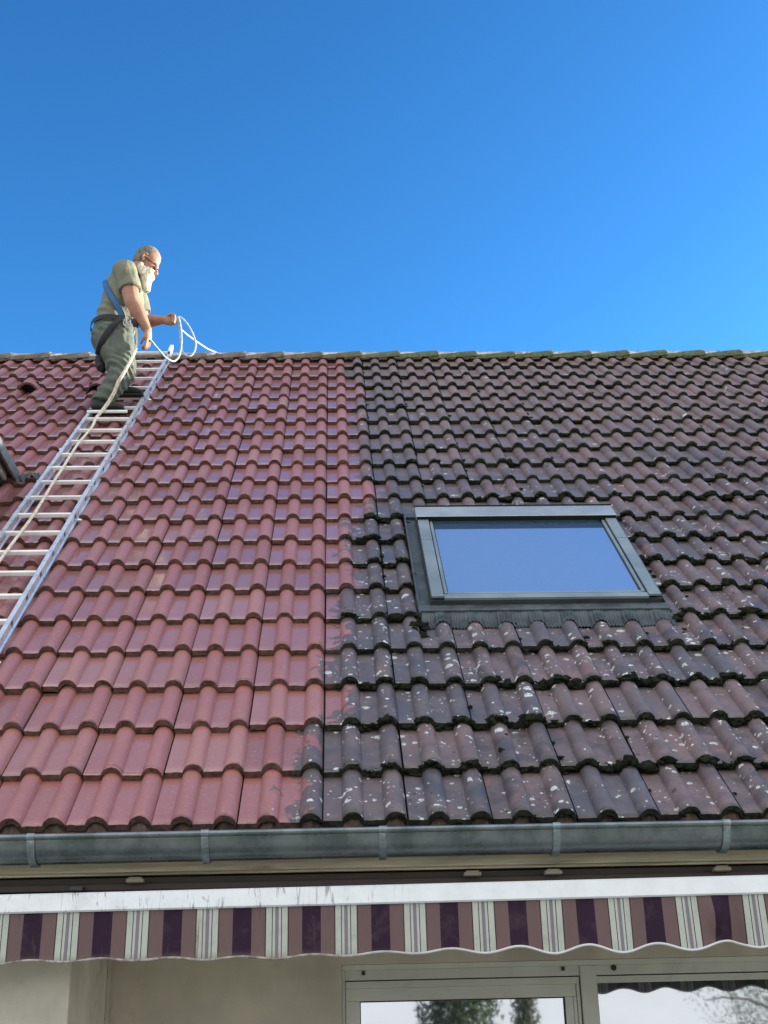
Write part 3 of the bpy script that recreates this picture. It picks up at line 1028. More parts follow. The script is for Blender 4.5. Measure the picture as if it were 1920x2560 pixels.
# ------------------------------------------------------------------ patio door
def build_door():
    Y = 1.30
    class DB(MB):
        """boxes given on the measured plane, moved back along with the door wall"""
        def box(s_, a, b_, mi=0, bev=0.0, mat=None):
            MB.box(s_, (kx(a[0]), a[1], kz(a[2]) if a[2] > .5 else a[2]), (kx(b_[0]), b_[1], kz(b_[2])), mi, bev, mat)
    R_ = 4.2
    T0, TZ = -.045, 2.062
    f = DB()
    f.box((T0 + .001, Y - .012, 2.0405), (R_, Y + .08, TZ - .001), bev=.002)              # top trim
    f.box((T0 + .014, Y - .004, 2.003), (.9135, Y + .08, 2.040), bev=.0015)                 # header, left
    f.box((.9785, Y - .004, 2.003), (R_, Y + .08, 2.040), bev=.0015)                        # header, right
    f.box((T0 + .001, Y - .012, .05), (T0 + .013, Y + .08, 2.040), bev=.0015)              # left jamb
    f.box((.914, Y - .016, .05), (.978, Y + .08, 2.040), bev=.0025)                          # mullion
    f.box((T0 + .014, Y + .03, 1.999), (R_, Y + .06, 2.0028), 1)                           # dark joint
    d = f.build('patio_door', [M['frame'], M['gasket']], house)
    s = DB()                                                                                  # opening sash
    s.box((-.030, Y - .002, 1.972), (.909, Y + .05, 1.9985), bev=.0015)
    s.box((-.030, Y + .006, 1.925), (.8945, Y + .05, 1.9715), bev=.002)
    s.box((-.030, Y + .006, .06), (.026, Y + .05, 1.9245), bev=.002)
    s.box((.848, Y + .006, .06), (.8805, Y + .05, 1.9245), bev=.002)
    s.box((.8815, Y + .003, .06), (.8945, Y + .05, 1.9245), bev=.0015)
    s.box((.8965, Y - .001, .06), (.909, Y + .05, 1.9715), bev=.0015)
    s.build('sash', M['frame'], d)
    s = DB()
    s.box((.0262, Y + .022, .06), (.8478, Y + .03, 1.9247), 0)
    s.build('pane', M['door_glass'], d)
    s = DB()
    s.box((.9785, Y - .002, 1.973), (R_, Y + .05, 1.9985), bev=.0015)
    s.build('top_rail', M['frame'], d)
    s = DB()
    s.box((.9795, Y + .012, .06), (R_, Y + .02, 1.9727), 0)
    zt_ = max(q[2] for q in s.v)
    s.v = [(x, y - .014 * (zt_ - z), z) for x, y, z in s.v]        # pane tilted so that it mirrors more of the valance
    s.build('pane', M['door_glass'], d)
    s = DB()
    s.box((.978, Y + .002, .06), (.9815, Y + .0115, 1.9725))
    s.box((.843, Y + .010, .06), (.8475, Y + .0215, 1.9205))
    s.box((.0265, Y + .010, 1.9205), (.8475, Y + .0215, 1.9243))
    s.box((.0265, Y + .010, .06), (.030, Y + .0215, 1.9203))
    s.build('gasket', M['gasket'], d)
    for i, (x, z) in enumerate(((.042, 2.029), (.846, 2.029), (1.053, 2.029))):
        s = DB()
        if i == 2:
            s.tube([(kx(x), Y - .0045, kz(z)), (kx(x), Y - .014, kz(z))], [.013, .011], 12)
        else:
            s.box((x - .0065, Y - .013, z - .007), (x + .0065, Y - .0042, z + .007), bev=.001)
        s.build('screw_cap', M['cap'], d)
build_door()

# ------------------------------------------------------------------ dormer corner at the left
def build_dormer():
    m = MB()
    xe, ze, yb = -2.05, 5.079, 2.77
    yf = 1.55
    # cheek walls and front
    m.box((-3.9, 1.75, 3.9), (-2.19, 2.9, 5.16))
    d = m.build('dormer', M['dormer_wood'], house)
    r = MB()
    r.box((-4.05, yf, 5.102), (xe - .012, 3.0, 5.150), bev=.004)
    r.box((-2.19, yf, 5.03), (-2.122, yb - .02, 5.101), bev=.003)
    r.build('dormer_roof', M['dormer_wood'], d)
    t = MB()
    t.box((-2.121, yf, 5.062), (-2.100, yb - .05, 5.1015), bev=.002)
    t.build('white_strip', M['plain_white'], d)  # plain white strip under the eave edge
    t = MB()
    t.box((-2.061, yf - .01, 5.076), (-2.043, yb + .03, 5.156), bev=.003)
    t.build('metal_edge', M['strap'], d)
    # crumpled lead where the eave meets the tiles
    c = MB()
    gx, gs = 26, 12
    grid = []
    for i in range(gs + 1):
        row = []
        for j in range(gx + 1):
            x = -2.06 + .16 * j / gx
            s = 3.88 + (-.10 + .0) * i / gs - .10 * (x + 2.05)
            n = prof(x) * .5 + .045 + .028 * mnoise.noise(Vector((x * 26, s * 60, 0))) + .02 * mnoise.noise(Vector((x * 60, s * 90, 3)))
            row.append((x, s, n))
        grid.append(row)
    c.sheet(grid)
    c.sheet([[(a, b_ + .003, n - .012) for a, b_, n in r_] for r_ in grid[::-1]])
    me = c.mesh('lead_flashing', M['lead'], True)
    me.transform(ROOF_M)
    link('lead_flashing', me, d)
build_dormer()

# ------------------------------------------------------------------ awning
def build_awning():
    a = empty('awning', (0, .02, 2.20), 'rolled-in awning with white front bar and striped purple and cream valance', 'awning')
    tl = .0058
    bz = 2.2048
    def zt(x):
        return tl * x
    m = MB()                                             # front bar profile, extruded
    pr = [(-.100, .0), (-.100, .052), (-.094, .0575), (-.055, .0575), (-.050, .048), (-.020, .044), (-.020, -.002), (-.06, -.006), (-.094, -.005)]
    x0, x1 = -3.2, 3.4
    v = [(x, y, bz + z + zt(x)) for x in (x0, x1) for y, z in pr]
    n = len(pr)
    m.add(v, [(i, n + i, n + (i + 1) % n, (i + 1) % n) for i in range(n)] + [tuple(range(n)), tuple(range(2 * n - 1, n - 1, -1))])
    m.build('front_bar', M['bar'], a)
    c = MB()                                             # cassette with grooves
    for z0, z1, yf in ((2.195, 2.250, .085), (2.252, 2.276, .065), (2.278, 2.300, .048), (2.302, 2.3245, .075)):
        c.box((x0, yf, z0), (x1, .30, z1), bev=.003)
    c.build('cassette', M['cassette'], a)
    for x in (-.76, .415, .70, 1.3, -1.9):
        c = MB()
        c.box((x - .03, .008, 2.300), (x + .03, .047, 2.312), bev=.002)
        c.box((x - .022, .012, 2.312), (x + .022, .046, 2.3175), bev=.001)
        c.build('bracket', M['tab'], a)
    for x in (-.96, -2.2):
        c = MB()
        c.box((x - .022, .012, 2.276), (x + .022, .05, 2.291), bev=.002)
        c.build('clip', M['clad_dark'], a)
    # valance: scalloped strip of cloth
    per = .2322
    nx, nz = 760, 14
    top, grid, back = [], [], []
    edge = []
    for j in range(nz + 1):
        t = j / nz
        row, rb = [], []
        for i in range(nx + 1):
            x = x0 + .03 + (x1 - x0 - .06) * i / nx
            amp = .0045 + .0085 * min(1, max(0, (x - .1) / .6))
            zb = 2.0415 + zt(x) * .6 - amp * math.cos(2 * math.pi * (x - .0853 + per / 2) / per) + .003 * math.sin(x * 5.1)
            zt_ = bz - .003 + zt(x)
            z = zt_ + (zb - zt_) * t
            fl = (.004 + .006 * min(1, max(0, x + .2))) * t
            y = -.088 + fl * math.sin(2 * math.pi * x / .31 + .8) + .0022 * t * math.sin(x * 47) - .006 * t
            y += -.035 * math.exp(-((x - 1.225) / .035) ** 2) * math.sin(math.pi * min(1, t * 1.1)) + .022 * math.exp(-((x - 1.29) / .03) ** 2) * t
            xx = x + .010 * t * math.exp(-((x - 1.25) / .12) ** 2)
            row.append((xx, y, z))
            rb.append((xx, y + .0025, z))
        grid.append(row)
        back.append(rb)
    m = MB()
    m.sheet(grid)
    m.sheet(back[::-1])
    va = m.build('valance', M['valance'], a, True)
    m = MB()
    m.tube([(x, y + .001, z) for x, y, z in grid[-1]], .0042, 8)
    m.build('piping', M['piping'], va, True)
build_awning()

# ------------------------------------------------------------------ ladder lying on the roof
def build_ladder():
    lad = empty('ladder', RW(-1.70, .3, .0), 'aluminium roof ladder lying up the red tiles to the ridge', 'ladder')
    sh = .0150
    def xr(s): return -1.5225 + sh * (s - 4.0)
    def xl(s): return -1.846 + sh * (s - 4.0)
    s0, s1 = .3, 7.13
    def rail(xf):
        m = MB()
        w, n0, n1 = .0115, .046, .108
        pr = [(-w, n0), (w, n0), (w, n0 + .006), (w - .006, n0 + .012), (w - .006, n1 - .012), (w, n1 - .006), (w, n1), (-w, n1), (-w, n1 - .006), (-w + .006, n1 - .012), (-w + .006, n0 + .012), (-w, n0 + .006)]
        n = len(pr)
        v = [RW(xf(s) + a, s, b_) for s in (s0, s1) for a, b_ in pr]
        m.add(v, [(i, (i + 1) % n, n + (i + 1) % n, n + i) for i in range(n)] + [tuple(range(n - 1, -1, -1)), tuple(range(n, 2 * n))])
        return m
    r1 = rail(xl).build('rail', M['alu'], lad)
    r2 = rail(xr).build('rail', M['alu'], lad)
    rs = [7.03, 6.80, 6.515, 6.205, 5.905, 5.60, 5.31, 5.01, 4.723, 4.452, 4.16, 3.88, 3.598, 3.313, 3.013, 2.728, 2.441, 2.158, 1.868, 1.576, 1.285, .995, .705, .415]
    for i, s in enumerate(rs):
        m = MB()
        nn = .090 if i else .112
        a, b_ = xl(s) - .022, xr(s) - .008
        Mx = Matrix.Translation(RW((a + b_) / 2, s, nn)) @ Matrix.Rotation(PITCH_ROOF, 4, 'X')
        m.box((-(b_ - a) / 2, -.0115, -.0115), ((b_ - a) / 2, .0115, .0115), 0, .004, Mx)
        g_ = m.build('rung', M['rung'], lad)
        m = MB()
        Mx = Matrix.Translation(RW(b_ + .004, s, nn - .003)) @ Matrix.Rotation(PITCH_ROOF, 4, 'X')
        m.box((-.006, -.016, -.016), (.012, .016, .016), 0, .003, Mx)
        m.build('end_cap', M['rungcap'], g_)
    # narrow step plate under the boot
    m = MB()
    Mx = Matrix.Translation(RW(xl(5.1) + .135, 5.115, .118)) @ Matrix.Rotation(PITCH_ROOF, 4, 'X')
    m.box((-.145, -.016, -.008), (.145, .016, .008), 0, .003, Mx)
    m.build('step_plate', M['rung'], lad)
    # ridge hook on the right rail
    m = MB()
    m.tube([RW(xr(7.0), 7.0, .085), RW(xr(7.1), 7.11, .118), RW(xr(7.2) + .006, 7.17, .150)], [(.010, .020), (.010, .024), (.007, .015)], 10, hint=(1, 0, 0), smooth=3)
    m.build('ridge_hook', M['alu'], lad, True)
    # small tie clips on the rails
    for s, xf, sg in ((5.62, xr, 1), (4.32, xr, 1), (2.98, xr, 1), (1.2, xr, 1), (4.35, xl, -1), (3.2, xl, -1)):
        m = MB()
        m.ball(RW(xf(s) + sg * .03, s, .07), (.022, .010, .012), sub=2)
        m.build('tie_clip', M['steel'], lad, True)
build_ladder()

# ------------------------------------------------------------------ the man on the ladder
def build_man():
    yc = 3.86
    man = empty('person', (-1.72, yc, 6.10), 'bearded man in khaki shirt and olive trousers standing on the roof ladder, coiling a rope', 'person')
    V = Vector
    # ---- body: one continuous skin
    b = MB()
    hc = V((-1.497, yc, 7.452))
    tl = rad(25)
    fw, up = V((math.cos(tl), 0, -math.sin(tl))), V((math.sin(tl), 0, math.cos(tl)))
    lat = V((0, 1, 0))
    HR = Matrix((fw, lat, up)).transposed()
    def H(f, l, u):
        return hc + fw * f + lat * l + up * u
    b.ball(H(-.008, 0, .016), (.100, .078, .100), HR)            # cranium
    b.ball(H(.034, 0, -.065), (.066, .062, .095), HR)            # face
    b.ball(H(.050, 0, -.135), (.050, .046, .035), HR)            # jaw
    b.ball(H(.084, 0, -.020), (.018, .052, .014), HR, sub=2)     # brow
    b.tube([H(.090, 0, -.032), H(.112, 0, -.072), H(.119, 0, -.088)], [.009, .013, .015], 8)
    b.ball(H(.106, .013, -.090), .010, sub=2)
    b.ball(H(.106, -.013, -.090), .010, sub=2)
    for sgn in (-1, 1):
        b.ball(H(.066, sgn * .036, -.072), (.024, .018, .022), HR, sub=2)         # cheek
        b.tube([H(.006, sgn * .080, .008), H(-.012, sgn * .088, .010), H(-.020, sgn * .088, -.015), H(-.012, sgn * .084, -.045), H(-.003, sgn * .080, -.052)], [.006, .008, .008, .008, .006], 8, smooth=3)   # ear
        b.ball(H(-.006, sgn * .077, -.020), (.014, .006, .028), HR, sub=2)
    b.ball(H(.092, 0, -.122), (.012, .022, .007), HR, sub=2)     # lips
    neck = V((-1.588, yc, 7.345))
    b.tube([H(-.03, 0, -.03), neck, V((-1.665, yc, 7.25))], [(.062, .060), (.062, .062), (.09, .11)], 14, smooth=4)
    # torso under the shirt
    b.tube([V((-1.655, yc, 7.27)), V((-1.675, yc, 7.13)), V((-1.69, yc, 6.98)), V((-1.715, yc, 6.82))], [(.09, .15), (.12, .17), (.125, .16), (.12, .155)], 16, smooth=4)
    shR, elR, wrR = V((-1.622, yc - .185, 7.215)), V((-1.560, yc - .225, 6.940)), V((-1.434, yc - .195, 6.700))
    shL, elL, wrL = V((-1.60, yc + .18, 7.215)), V((-1.545, yc + .215, 7.035)), V((-1.362, yc + .10, 6.978))
    b.tube([V((-1.65, yc - .10, 7.24)), shR, shR.lerp(elR, .5), elR, elR.lerp(wrR, .3), wrR], [.078, .076, .068, .060, .060, .033], 12, smooth=4)
    b.tube([V((-1.65, yc + .10, 7.24)), shL, shL.lerp(elL, .5), elL, elL.lerp(wrL, .3), wrL], [.075, .07, .062, .052, .050, .031], 12, smooth=4)
    # right hand hanging, fingers curled round the rope
    d = V((.06, .02, -1)).normalized()
    pal = wrR + d * .055
    b.tube([wrR, wrR + d * .03, wrR + d * .085], [(.029, .034), (.026, .043), (.023, .043)], 12, hint=(.25, 1, 0), smooth=3)
    hs_ = V((0.2, 1, .1)).normalized()
    inn = V((-.75, .15, -.35)).normalized()
    for i, ln in enumerate((.070, .080, .076, .060)):
        r0 = wrR + d * .082 + hs_ * (-.030 + .020 * i)
        p1 = r0 + d * ln * .45 + inn * .006
        p2 = p1 + (d * .55 + inn * .8).normalized() * ln * .36
        p3 = p2 + (inn * 1.0 - d * .25).normalized() * ln * .30
        b.tube([r0 - d * .015, p1, p2, p3], [.0115, .011, .010, .0085], 8, smooth=2)
    t0 = wrR + d * .028 + hs_ * -.03
    b.tube([t0, t0 + d * .03 + inn * .022 - hs_ * .012, t0 + d * .052 + inn * .040, t0 + d * .062 + inn * .055 + hs_ * .008], [.013, .011, .010, .008], 8, smooth=2)
    # left hand: fist closed round the coil
    d2 = (wrL - elL).normalized()
    d2 = V((d2.x, d2.y * .5, d2.z)).normalized()
    b.tube([wrL, wrL + d2 * .03, wrL + d2 * .078], [(.031, .027), (.043, .026), (.043, .024)], 12, hint=(0, 1, 0), smooth=3)
    for i, ln in enumerate((.066, .074, .070, .056)):
        r0 = wrL + d2 * .072 + V((0, 0, .028 - .019 * i))
        p1 = r0 + d2 * ln * .35 + V((0, -.012, 0))
        p2 = r0 + d2 * ln * .30 + V((0, -.038, -.004))
        p3 = r0 - d2 * ln * .05 + V((0, -.042, -.006))
        b.tube([r0 - d2 * .012, p1, p2, p3], [.0115, .011, .0105, .009], 8, smooth=2)
    t0 = wrL + d2 * .03 + V((0, -.012, .028))
    b.tube([t0, t0 + d2 * .03 + V((0, -.016, .014)), t0 + d2 * .055 + V((0, -.030, .004)), t0 + d2 * .068 + V((0, -.036, -.012))], [.013, .0115, .010, .008], 8, smooth=2)
    fuse(b, 'body', M['skin'], man, .0055, 3)
    # eyes
    for sgn in (-1, 1):
        e = MB()
        e.ball(H(.072, sgn * .031, -.042), .0105, sub=2)
        e.build('eye', M['eye'], man, True)
    # ---- dark glasses
    gl = MB()
    for sgn in (-1, 1):
        gl.tube([H(-.008, sgn * .082, -.016), H(.045, sgn * .076, -.034), H(.094, sgn * .060, -.040)], .0042, 6, smooth=3)
        gl.ball(H(.098, sgn * .033, -.050), (.006, .026, .020), HR, sub=2)
    gl.tube([H(.104, -.012, -.042), H(.108, 0, -.040), H(.104, .012, -.042)], .004, 6, smooth=3)
    gl.build('glasses', M['harness_k'], man, True)
    # ---- hair: close-cropped cap
    h = MB()
    h.ball(H(-.018, 0, .025), (.099, .082, .101), HR)
    h.ball(H(-.050, 0, -.030), (.062, .074, .060), HR)
    o = fuse(h, 'hair', M['hair'], man, .006, 2, lambda p: .003 * mnoise.noise(p * 90))
    # ---- beard
    h = MB()
    def B(x, y, z): return V((x, yc + y, z))
    h.tube([H(.052, 0, -.118), B(-1.500, 0, 7.315), B(-1.503, 0, 7.275), B(-1.500, 0, 7.22), B(-1.496, 0, 7.175)], [(.050, .062), (.052, .062), (.046, .058), (.036, .046), (.027, .033)], 14, smooth=5)
    for sg in (-1, 1):
        h.ball(B(-1.497, sg * .032, 7.335), (.056, .034, .055), sub=2)
    for sg in (-1, 1):
        h.tube([H(-.004, sg * .068, -.070), H(.002, sg * .062, -.110), B(-1.520, sg * .045, 7.30)], [.014, .024, .028], 10, smooth=3)
        h.tube([H(.018, sg * .060, -.085), H(.036, sg * .052, -.115), B(-1.500, sg * .035, 7.30)], [.012, .022, .026], 10, smooth=3)
        h.tube([H(.108, sg * .004, -.106), H(.104, sg * .024, -.122), H(.080, sg * .042, -.140)], [.010, .012, .011], 8, smooth=3)
    for q in range(50):
        a0 = B(-1.505 + rng.uniform(-.03, .026), rng.uniform(-.045, .045), 7.29 + rng.uniform(-.03, .02))
        a1 = B(-1.498 + rng.uniform(-.024, .022), rng.uniform(-.030, .030), 7.185 + rng.uniform(-.024, .03))
        h.tube([a0, a0.lerp(a1, .5) + V((.004, 0, 0)), a1], [.009, .007, .003], 6, smooth=2)
    fuse(h, 'beard', M['beard'], man, .005, 5, lambda p: .003 * mnoise.noise(V((p.x * 120, p.y * 120, p.z * 30))))
    # ---- shirt
    s = MB()
    s.tube([V((-1.600, yc, 7.345)), V((-1.640, yc, 7.29)), V((-1.668, yc, 7.20)), V((-1.672, yc, 7.08)), V((-1.690, yc, 6.98)), V((-1.712, yc, 6.88)), V((-1.722, yc, 6.79))],
           [(.068, .070), (.105, .140), (.138, .190), (.160, .205), (.158, .200), (.150, .190), (.146, .185)], 22, smooth=5)
    s.ball(V((-1.60, yc, 6.985)), (.10, .15, .10))               # belly
    for sg, sh, el, fr in ((-1, shR, elR, .62), (1, shL, elL, .66)):
        s.tube([V((-1.655, yc + sg * .09, 7.255)), sh + V((-.008, sg * .008, .01)), sh.lerp(el, .35), sh.lerp(el, fr)], [.092, .092, .088, .086], 16, smooth=5)
    def fold_s(p):
        return .011 * mnoise.noise(V((p.x * 16, p.y * 9, p.z * 8))) + .005 * mnoise.noise(V((p.x * 34, p.y * 20, p.z * 12))) + .006 * math.sin(p.z * 70 + p.x * 60 + 4 * mnoise.noise(p * 6)) * max(0, 1 - abs(p.z - 6.93) / .12)
    fuse(s, 't_shirt', M['shirt'], man, .008, 4, fold_s)
    # ---- trousers: right leg bent on the rung, left leg kneeling
    t = MB()
    hipR, knR, anR = V((-1.700, yc - .10, 6.72)), V((-1.628, yc - .11, 6.40)), V((-1.755, yc - .085, 6.185))
    hipL, knL, anL = V((-1.712, yc + .10, 6.72)), V((-1.640, yc + .14, 6.60)), V((-1.700, yc + .165, 6.44))
    t.tube([V((-1.722, yc, 6.85)), V((-1.730, yc, 6.81)), V((-1.738, yc, 6.74)), V((-1.725, yc, 6.67))], [(.138, .178), (.150, .185), (.155, .19), (.12, .16)], 20, smooth=5)
    t.ball(V((-1.785, yc - .07, 6.735)), (.090, .095, .10))
    t.ball(V((-1.785, yc + .07, 6.735)), (.090, .095, .10))
    t.tube([hipR + V((-.01, 0, .05)), V((-1.665, yc - .11, 6.58)), V((-1.640, yc - .11, 6.47)), knR, V((-1.650, yc - .105, 6.34)), V((-1.700, yc - .095, 6.26)), V((-1.752, yc - .085, 6.20)), V((-1.762, yc - .085, 6.165))],
           [(.152, .120), (.130, .112), (.108, .098), (.098, .092), (.090, .088), (.078, .080), (.072, .074), (.082, .078)], 18, smooth=5)
    t.tube([hipL + V((0, 0, .05)), hipL.lerp(knL, .6), knL, knL.lerp(anL, .5), anL],
           [(.135, .11), (.105, .10), (.082, .080), (.070, .070), (.066, .064)], 18, smooth=5)
    def fold_t(p):
        a = .013 * mnoise.noise(V((p.x * 15, p.y * 9, p.z * 9))) + .006 * mnoise.noise(V((p.x * 38, p.y * 22, p.z * 20)))
        kn = math.exp(-((p.z - 6.40) / .09) ** 2) + .8 * math.exp(-((p.z - 6.25) / .05) ** 2) + .5 * math.exp(-((p.z - 6.72) / .05) ** 2)
        return a + .0085 * kn * math.sin(p.z * 95 + p.x * 70 + 5 * mnoise.noise(p * 7))
    fuse(t, 'trousers', M['trousers'], man, .008, 3, fold_t)
    # ---- boots
    def boot(an, toe, name='boot', vertical=False):
        k = MB()
        d = (toe - an)
        dz = V((0, 0, -1))
        if not vertical:
            heel = an + V((-.055, 0, -.055))
            k.tube([an + V((.0, 0, .05)), an + V((-.006, 0, -.02)), an + V((-.004, 0, -.055))], [(.052, .046), (.056, .046), (.06, .046)], 12, smooth=3)
            k.tube([heel, an + V((.02, 0, -.05)), an + V((.11, 0, -.058)), an + V((.180, 0, -.068))], [(.030, .040), (.038, .044), (.034, .048), (.020, .036)], 14, smooth=4)
        else:
            k.tube([an + V((.05, 0, 0)), an, an + V((-.04, 0, .005))], [(.05, .046), (.055, .046), (.055, .046)], 12, smooth=3)
            k.tube([an + V((-.045, 0, .055)), an + V((-.04, 0, -.01)), an + V((-.028, 0, -.085)), an + V((-.01, 0, -.125))], [(.030, .040), (.036, .044), (.034, .048), (.02, .036)], 14, smooth=4)
        o = fuse(k, name, M['boot'], man, .007, 3)
        z = MB()
        if not vertical:
            z.box((an.x - .088, an.y - .040, an.z - .106), (an.x + .195, an.y + .040, an.z - .090), bev=.005)
        else:
            z.box((an.x - .094, an.y - .040, an.z - .12), (an.x - .076, an.y + .040, an.z + .085), bev=.005)
        z.build('sole', M['sole'] if vertical else M['boot'], o)
    boot(anR + V((-.02, 0, -.005)), anR)
    boot(V((-1.690, yc + .165, 6.445)), anL)
    # ---- harness: blue shoulder strap, black belt and leg loops
    def strap(pts, w, name, mat):
        k = MB()
        P = [V(p) for p in pts]
        k.tube(P, [(.0045, w)] * len(P), 8, hint=(.0, .25, 1) if name == 'waist_belt' else (1, 0, .35), smooth=5)
        return k.build(name, mat, man, True)
    strap([(-1.625, yc - .205, 6.81), (-1.650, yc - .218, 6.87), (-1.690, yc - .222, 6.945), (-1.735, yc - .205, 7.025), (-1.772, yc - .170, 7.115), (-1.790, yc - .110, 7.200), (-1.770, yc - .03, 7.265), (-1.72, yc + .05, 7.31)], .023, 'shoulder_strap', M['harness_b'])
    k = MB()
    ring, ring2 = [], []
    for i in range(41):
        a = 2 * math.pi * i / 40
        x, y = -1.718 + .180 * math.cos(a), yc + .216 * math.sin(a)
        ring.append((x, y, 6.838 - .01 * math.cos(a)))
        ring2.append((x, y, 6.803 - .01 * math.cos(a)))
    k.sheet([ring, ring2])
    k.sheet([[(p[0] * .985 - 1.715 * .015, (p[1] - yc) * .985 + yc, p[2]) for p in r_] for r_ in (ring2, ring)])
    k.build('waist_belt', M['harness_k'], man, True)
    strap([(-1.622, yc - .226, 6.815), (-1.663, yc - .246, 6.748), (-1.708, yc - .240, 6.690), (-1.750, yc - .224, 6.628), (-1.775, yc - .200, 6.580), (-1.802, yc - .14, 6.535)], .024, 'leg_loop', M['harness_k'])
    # tool pouch hanging behind the thigh
    k = MB()
    k.tube([(-1.800, yc - .06, 6.60), (-1.795, yc - .06, 6.54), (-1.785, yc - .06, 6.48), (-1.765, yc - .06, 6.445)], [(.02, .035), (.045, .05), (.042, .05), (.02, .035)], 12, smooth=4)
    fuse(k, 'tool_pouch', M['harness_k'], man, .008, 2, lambda p: .006 * mnoise.noise(p * 40))
    # belt hardware and slings at the front of the hip
    k = MB()
    for q in range(9):
        c0 = V((-1.588 + rng.uniform(-.02, .05), yc - .215 + rng.uniform(-.015, .01), 6.86 + rng.uniform(-.10, .06)))
        R_ = rng.uniform(.016, .026)
        an = rng.uniform(0, 3)
        k.tube([c0 + V((math.cos(a) * R_, .25 * R_ * math.sin(a + an), math.sin(a) * R_ * 1.4)) for a in [2 * math.pi * i / 14 for i in range(15)]], .0045, 6)
    k.build('carabiners', M['steel'], man, True)
    k = MB()
    k.tube([(-1.60, yc - .225, 6.96), (-1.575, yc - .235, 6.90), (-1.545, yc - .235, 6.84), (-1.52, yc - .225, 6.79)], [.010, .013, .014, .010], 8, smooth=4)
    k.tube([(-1.60, yc - .228, 6.93), (-1.585, yc - .236, 6.87), (-1.565, yc - .232, 6.80)], [.008, .009, .008], 8, smooth=4)
    k.build('sling', M['rope_w'], man, True)
    k = MB()
    k.tube([(-1.55, yc - .21, 6.80), (-1.53, yc - .215, 6.76), (-1.52, yc - .21, 6.72)], [.018, .024, .016], 10, smooth=3)
    k.build('rope_grab', M['harness_k'], man, True)
build_man()

# ------------------------------------------------------------------ ropes
def rope(name, pts, r, mat, label, twist=18):
    m = MB()
    P = [Vector(p) for p in pts]
    m.tube(P, r, 9, smooth=8, hint=(.3, 1, .2))
    o = m.build(name, mat, None, True)
    return tag(o, label, 'rope')
RP = [RW(x, q, .117) for x, q in ((-1.735, 4.69), (-1.755, 4.34), (-1.757, 4.08), (-1.755, 3.80), (-1.756, 3.52), (-1.752, 3.24), (-1.75, 2.94), (-1.759, 2.66), (-1.77, 2.376), (-1.775, 2.1), (-1.78, 1.7), (-1.79, 1.0))]
rope('lifeline_rope', [(-1.548, 3.635, 6.80), (-1.532, 3.64, 6.75), (-1.512, 3.65, 6.67), (-1.508, 3.65, 6.58), (-1.517, 3.64, 6.515), (-1.547, 3.61, 6.401), (-1.579, 3.60, 6.318), (-1.619, 3.61, 6.237), (-1.648, 3.63, 6.164), (-1.691, 3.65, 6.09), (-1.733, 3.63, 6.006), (-1.758, 3.60, 5.94)] + RP,
     [.009, .010, .010, .0105, .011, .0115, .012, .0135, .0135, .0135, .0125, .0115] + [.0085] * 12, M['rope_w'],
     'pale twisted rope running from the man down along the ladder rungs')
rope('coil_rope', [(-1.425, 3.655, 6.625), (-1.404, 3.66, 6.614), (-1.373, 3.7, 6.588), (-1.341, 3.74, 6.562), (-1.305, 3.8, 6.547), (-1.262, 3.86, 6.556), (-1.233, 3.9, 6.612), (-1.222, 3.93, 6.697), (-1.22, 3.94, 6.785), (-1.229, 3.94, 6.885), (-1.240, 3.93, 6.950), (-1.250, 3.93, 6.985), (-1.225, 3.94, 6.980), (-1.188, 3.96, 6.947), (-1.149, 3.97, 6.879), (-1.121, 3.98, 6.802), (-1.118, 3.98, 6.734), (-1.142, 3.98, 6.679), (-1.177, 3.97, 6.665), (-1.21, 3.96, 6.697), (-1.227, 3.95, 6.768), (-1.236, 3.95, 6.862), (-1.247, 3.94, 6.955), (-1.265, 3.94, 6.975), (-1.255, 3.96, 6.93), (-1.225, 4.1, 6.952), (-1.169, 4.4, 7.05), (-1.119, 4.8, 7.212), (-1.078, 5.15, 7.375), (-1.072, 5.26, 7.418), (-1.068, 5.40, 7.36), (-1.06, 5.6, 7.18)],
     .0072, M['rope_b'], 'loops of blue and white rope in the hands of the man, leading over the ridge')

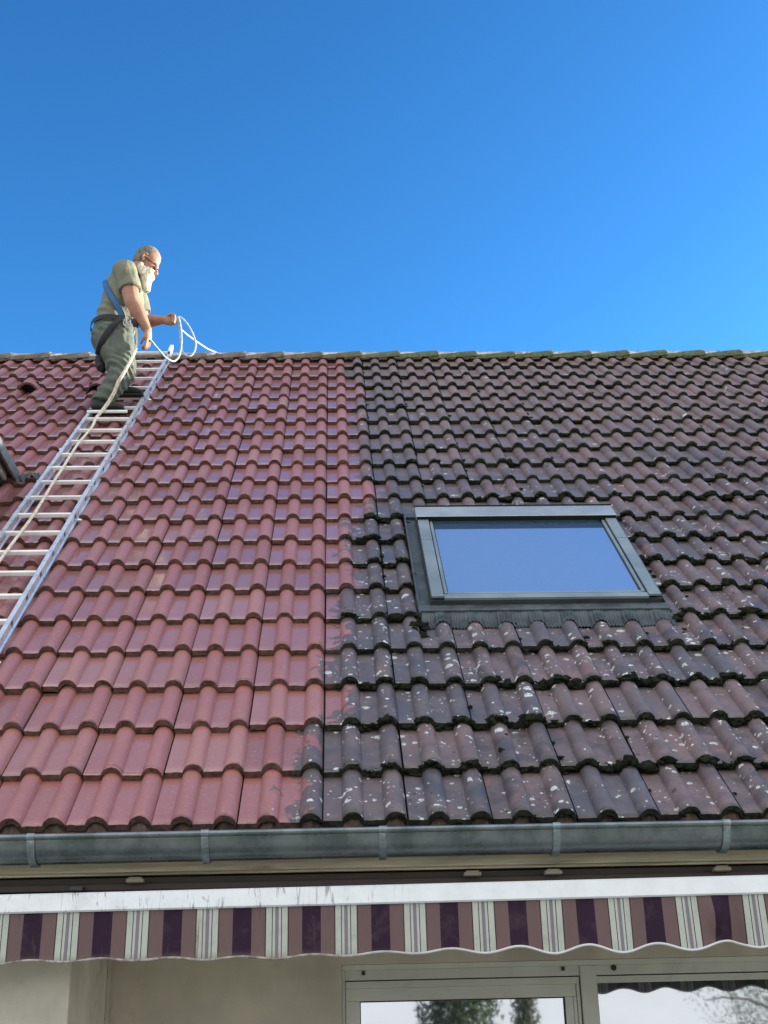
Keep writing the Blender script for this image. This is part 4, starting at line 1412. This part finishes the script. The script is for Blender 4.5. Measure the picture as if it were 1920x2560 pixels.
# ------------------------------------------------------------------ garden trees behind the camera (seen in the door glass)
def tree(name, loc, label, h, rad_f, leafm, n, size, trunk_r, z0):
    t = empty(name, loc, label, 'tree')
    L = Vector(loc)
    m = MB()
    m.tube([L, L + Vector((.05, 0, h * .4)), L + Vector((.0, .05, h * .93))], [trunk_r, trunk_r * .7, trunk_r * .15], 9, smooth=3)
    for q in range(9):
        a, zz = rng.uniform(0, 6.28), h * (z0 + (1 - z0) * rng.random() * .8)
        rr = rad_f(zz / h) * .8
        m.tube([L + Vector((0, 0, zz)), L + Vector((math.cos(a) * rr * .5, math.sin(a) * rr * .5, zz + .12 * h * .5)), L + Vector((math.cos(a) * rr, math.sin(a) * rr, zz + .1 * h * .6))], [trunk_r * .3, trunk_r * .2, .01], 6, smooth=2)
    m.build('trunk', M['bark'], t, True)
    vs, fs = [], []
    for q in range(n):
        zz = h * (z0 + (1 - z0) * nrg.random() ** .9)
        a = nrg.uniform(0, 6.283)
        lump = .72 + .42 * mnoise.noise(Vector((math.cos(a) * 1.6 + loc[0], math.sin(a) * 1.6, zz * .9)))
        r_ = rad_f(zz / h) * lump * nrg.random() ** .45
        c = L + Vector((math.cos(a) * r_, math.sin(a) * r_, zz))
        e1 = Vector(nrg.normal(0, 1, 3)).normalized() * size * nrg.uniform(.6, 1.3)
        e2 = e1.cross(Vector(nrg.normal(0, 1, 3))).normalized() * size * .45
        o = len(vs)
        vs += [c - e1, c + e2, c + e1, c - e2]
        fs.append((o, o + 1, o + 2, o + 3))
    me = bpy.data.meshes.new('crown')
    me.from_pydata(vs, [], fs)
    me.materials.append(leafm)
    link('crown', me, t)
tree('conifer', (1.68, -13.2, 0), 'dark green columnar conifer standing in the garden, mirrored in the patio door', 9.0, lambda t: .80 * min(1, (1 - t) * 2.2) * min(1, t * 8 + .4), M['leaf_dark'], 30000, .05, .14, .04)
tree('conifer', (2.78, -13.6, 0), 'slim dark conifer standing beside the wider one, mirrored in the patio door', 8.0, lambda t: .26 * min(1, (1 - t) * 2.2) * min(1, t * 8 + .4), M['leaf_dark'], 9000, .045, .10, .04)
tree('garden_tree', (8.0, -17.0, 0), 'loose leafy garden tree, mirrored in the right patio window', 6.5, lambda t: 2.1 * math.sqrt(max(0, 1 - ((t - .6) / .42) ** 2)), M['leaf'], 20000, .030, .12, .25)
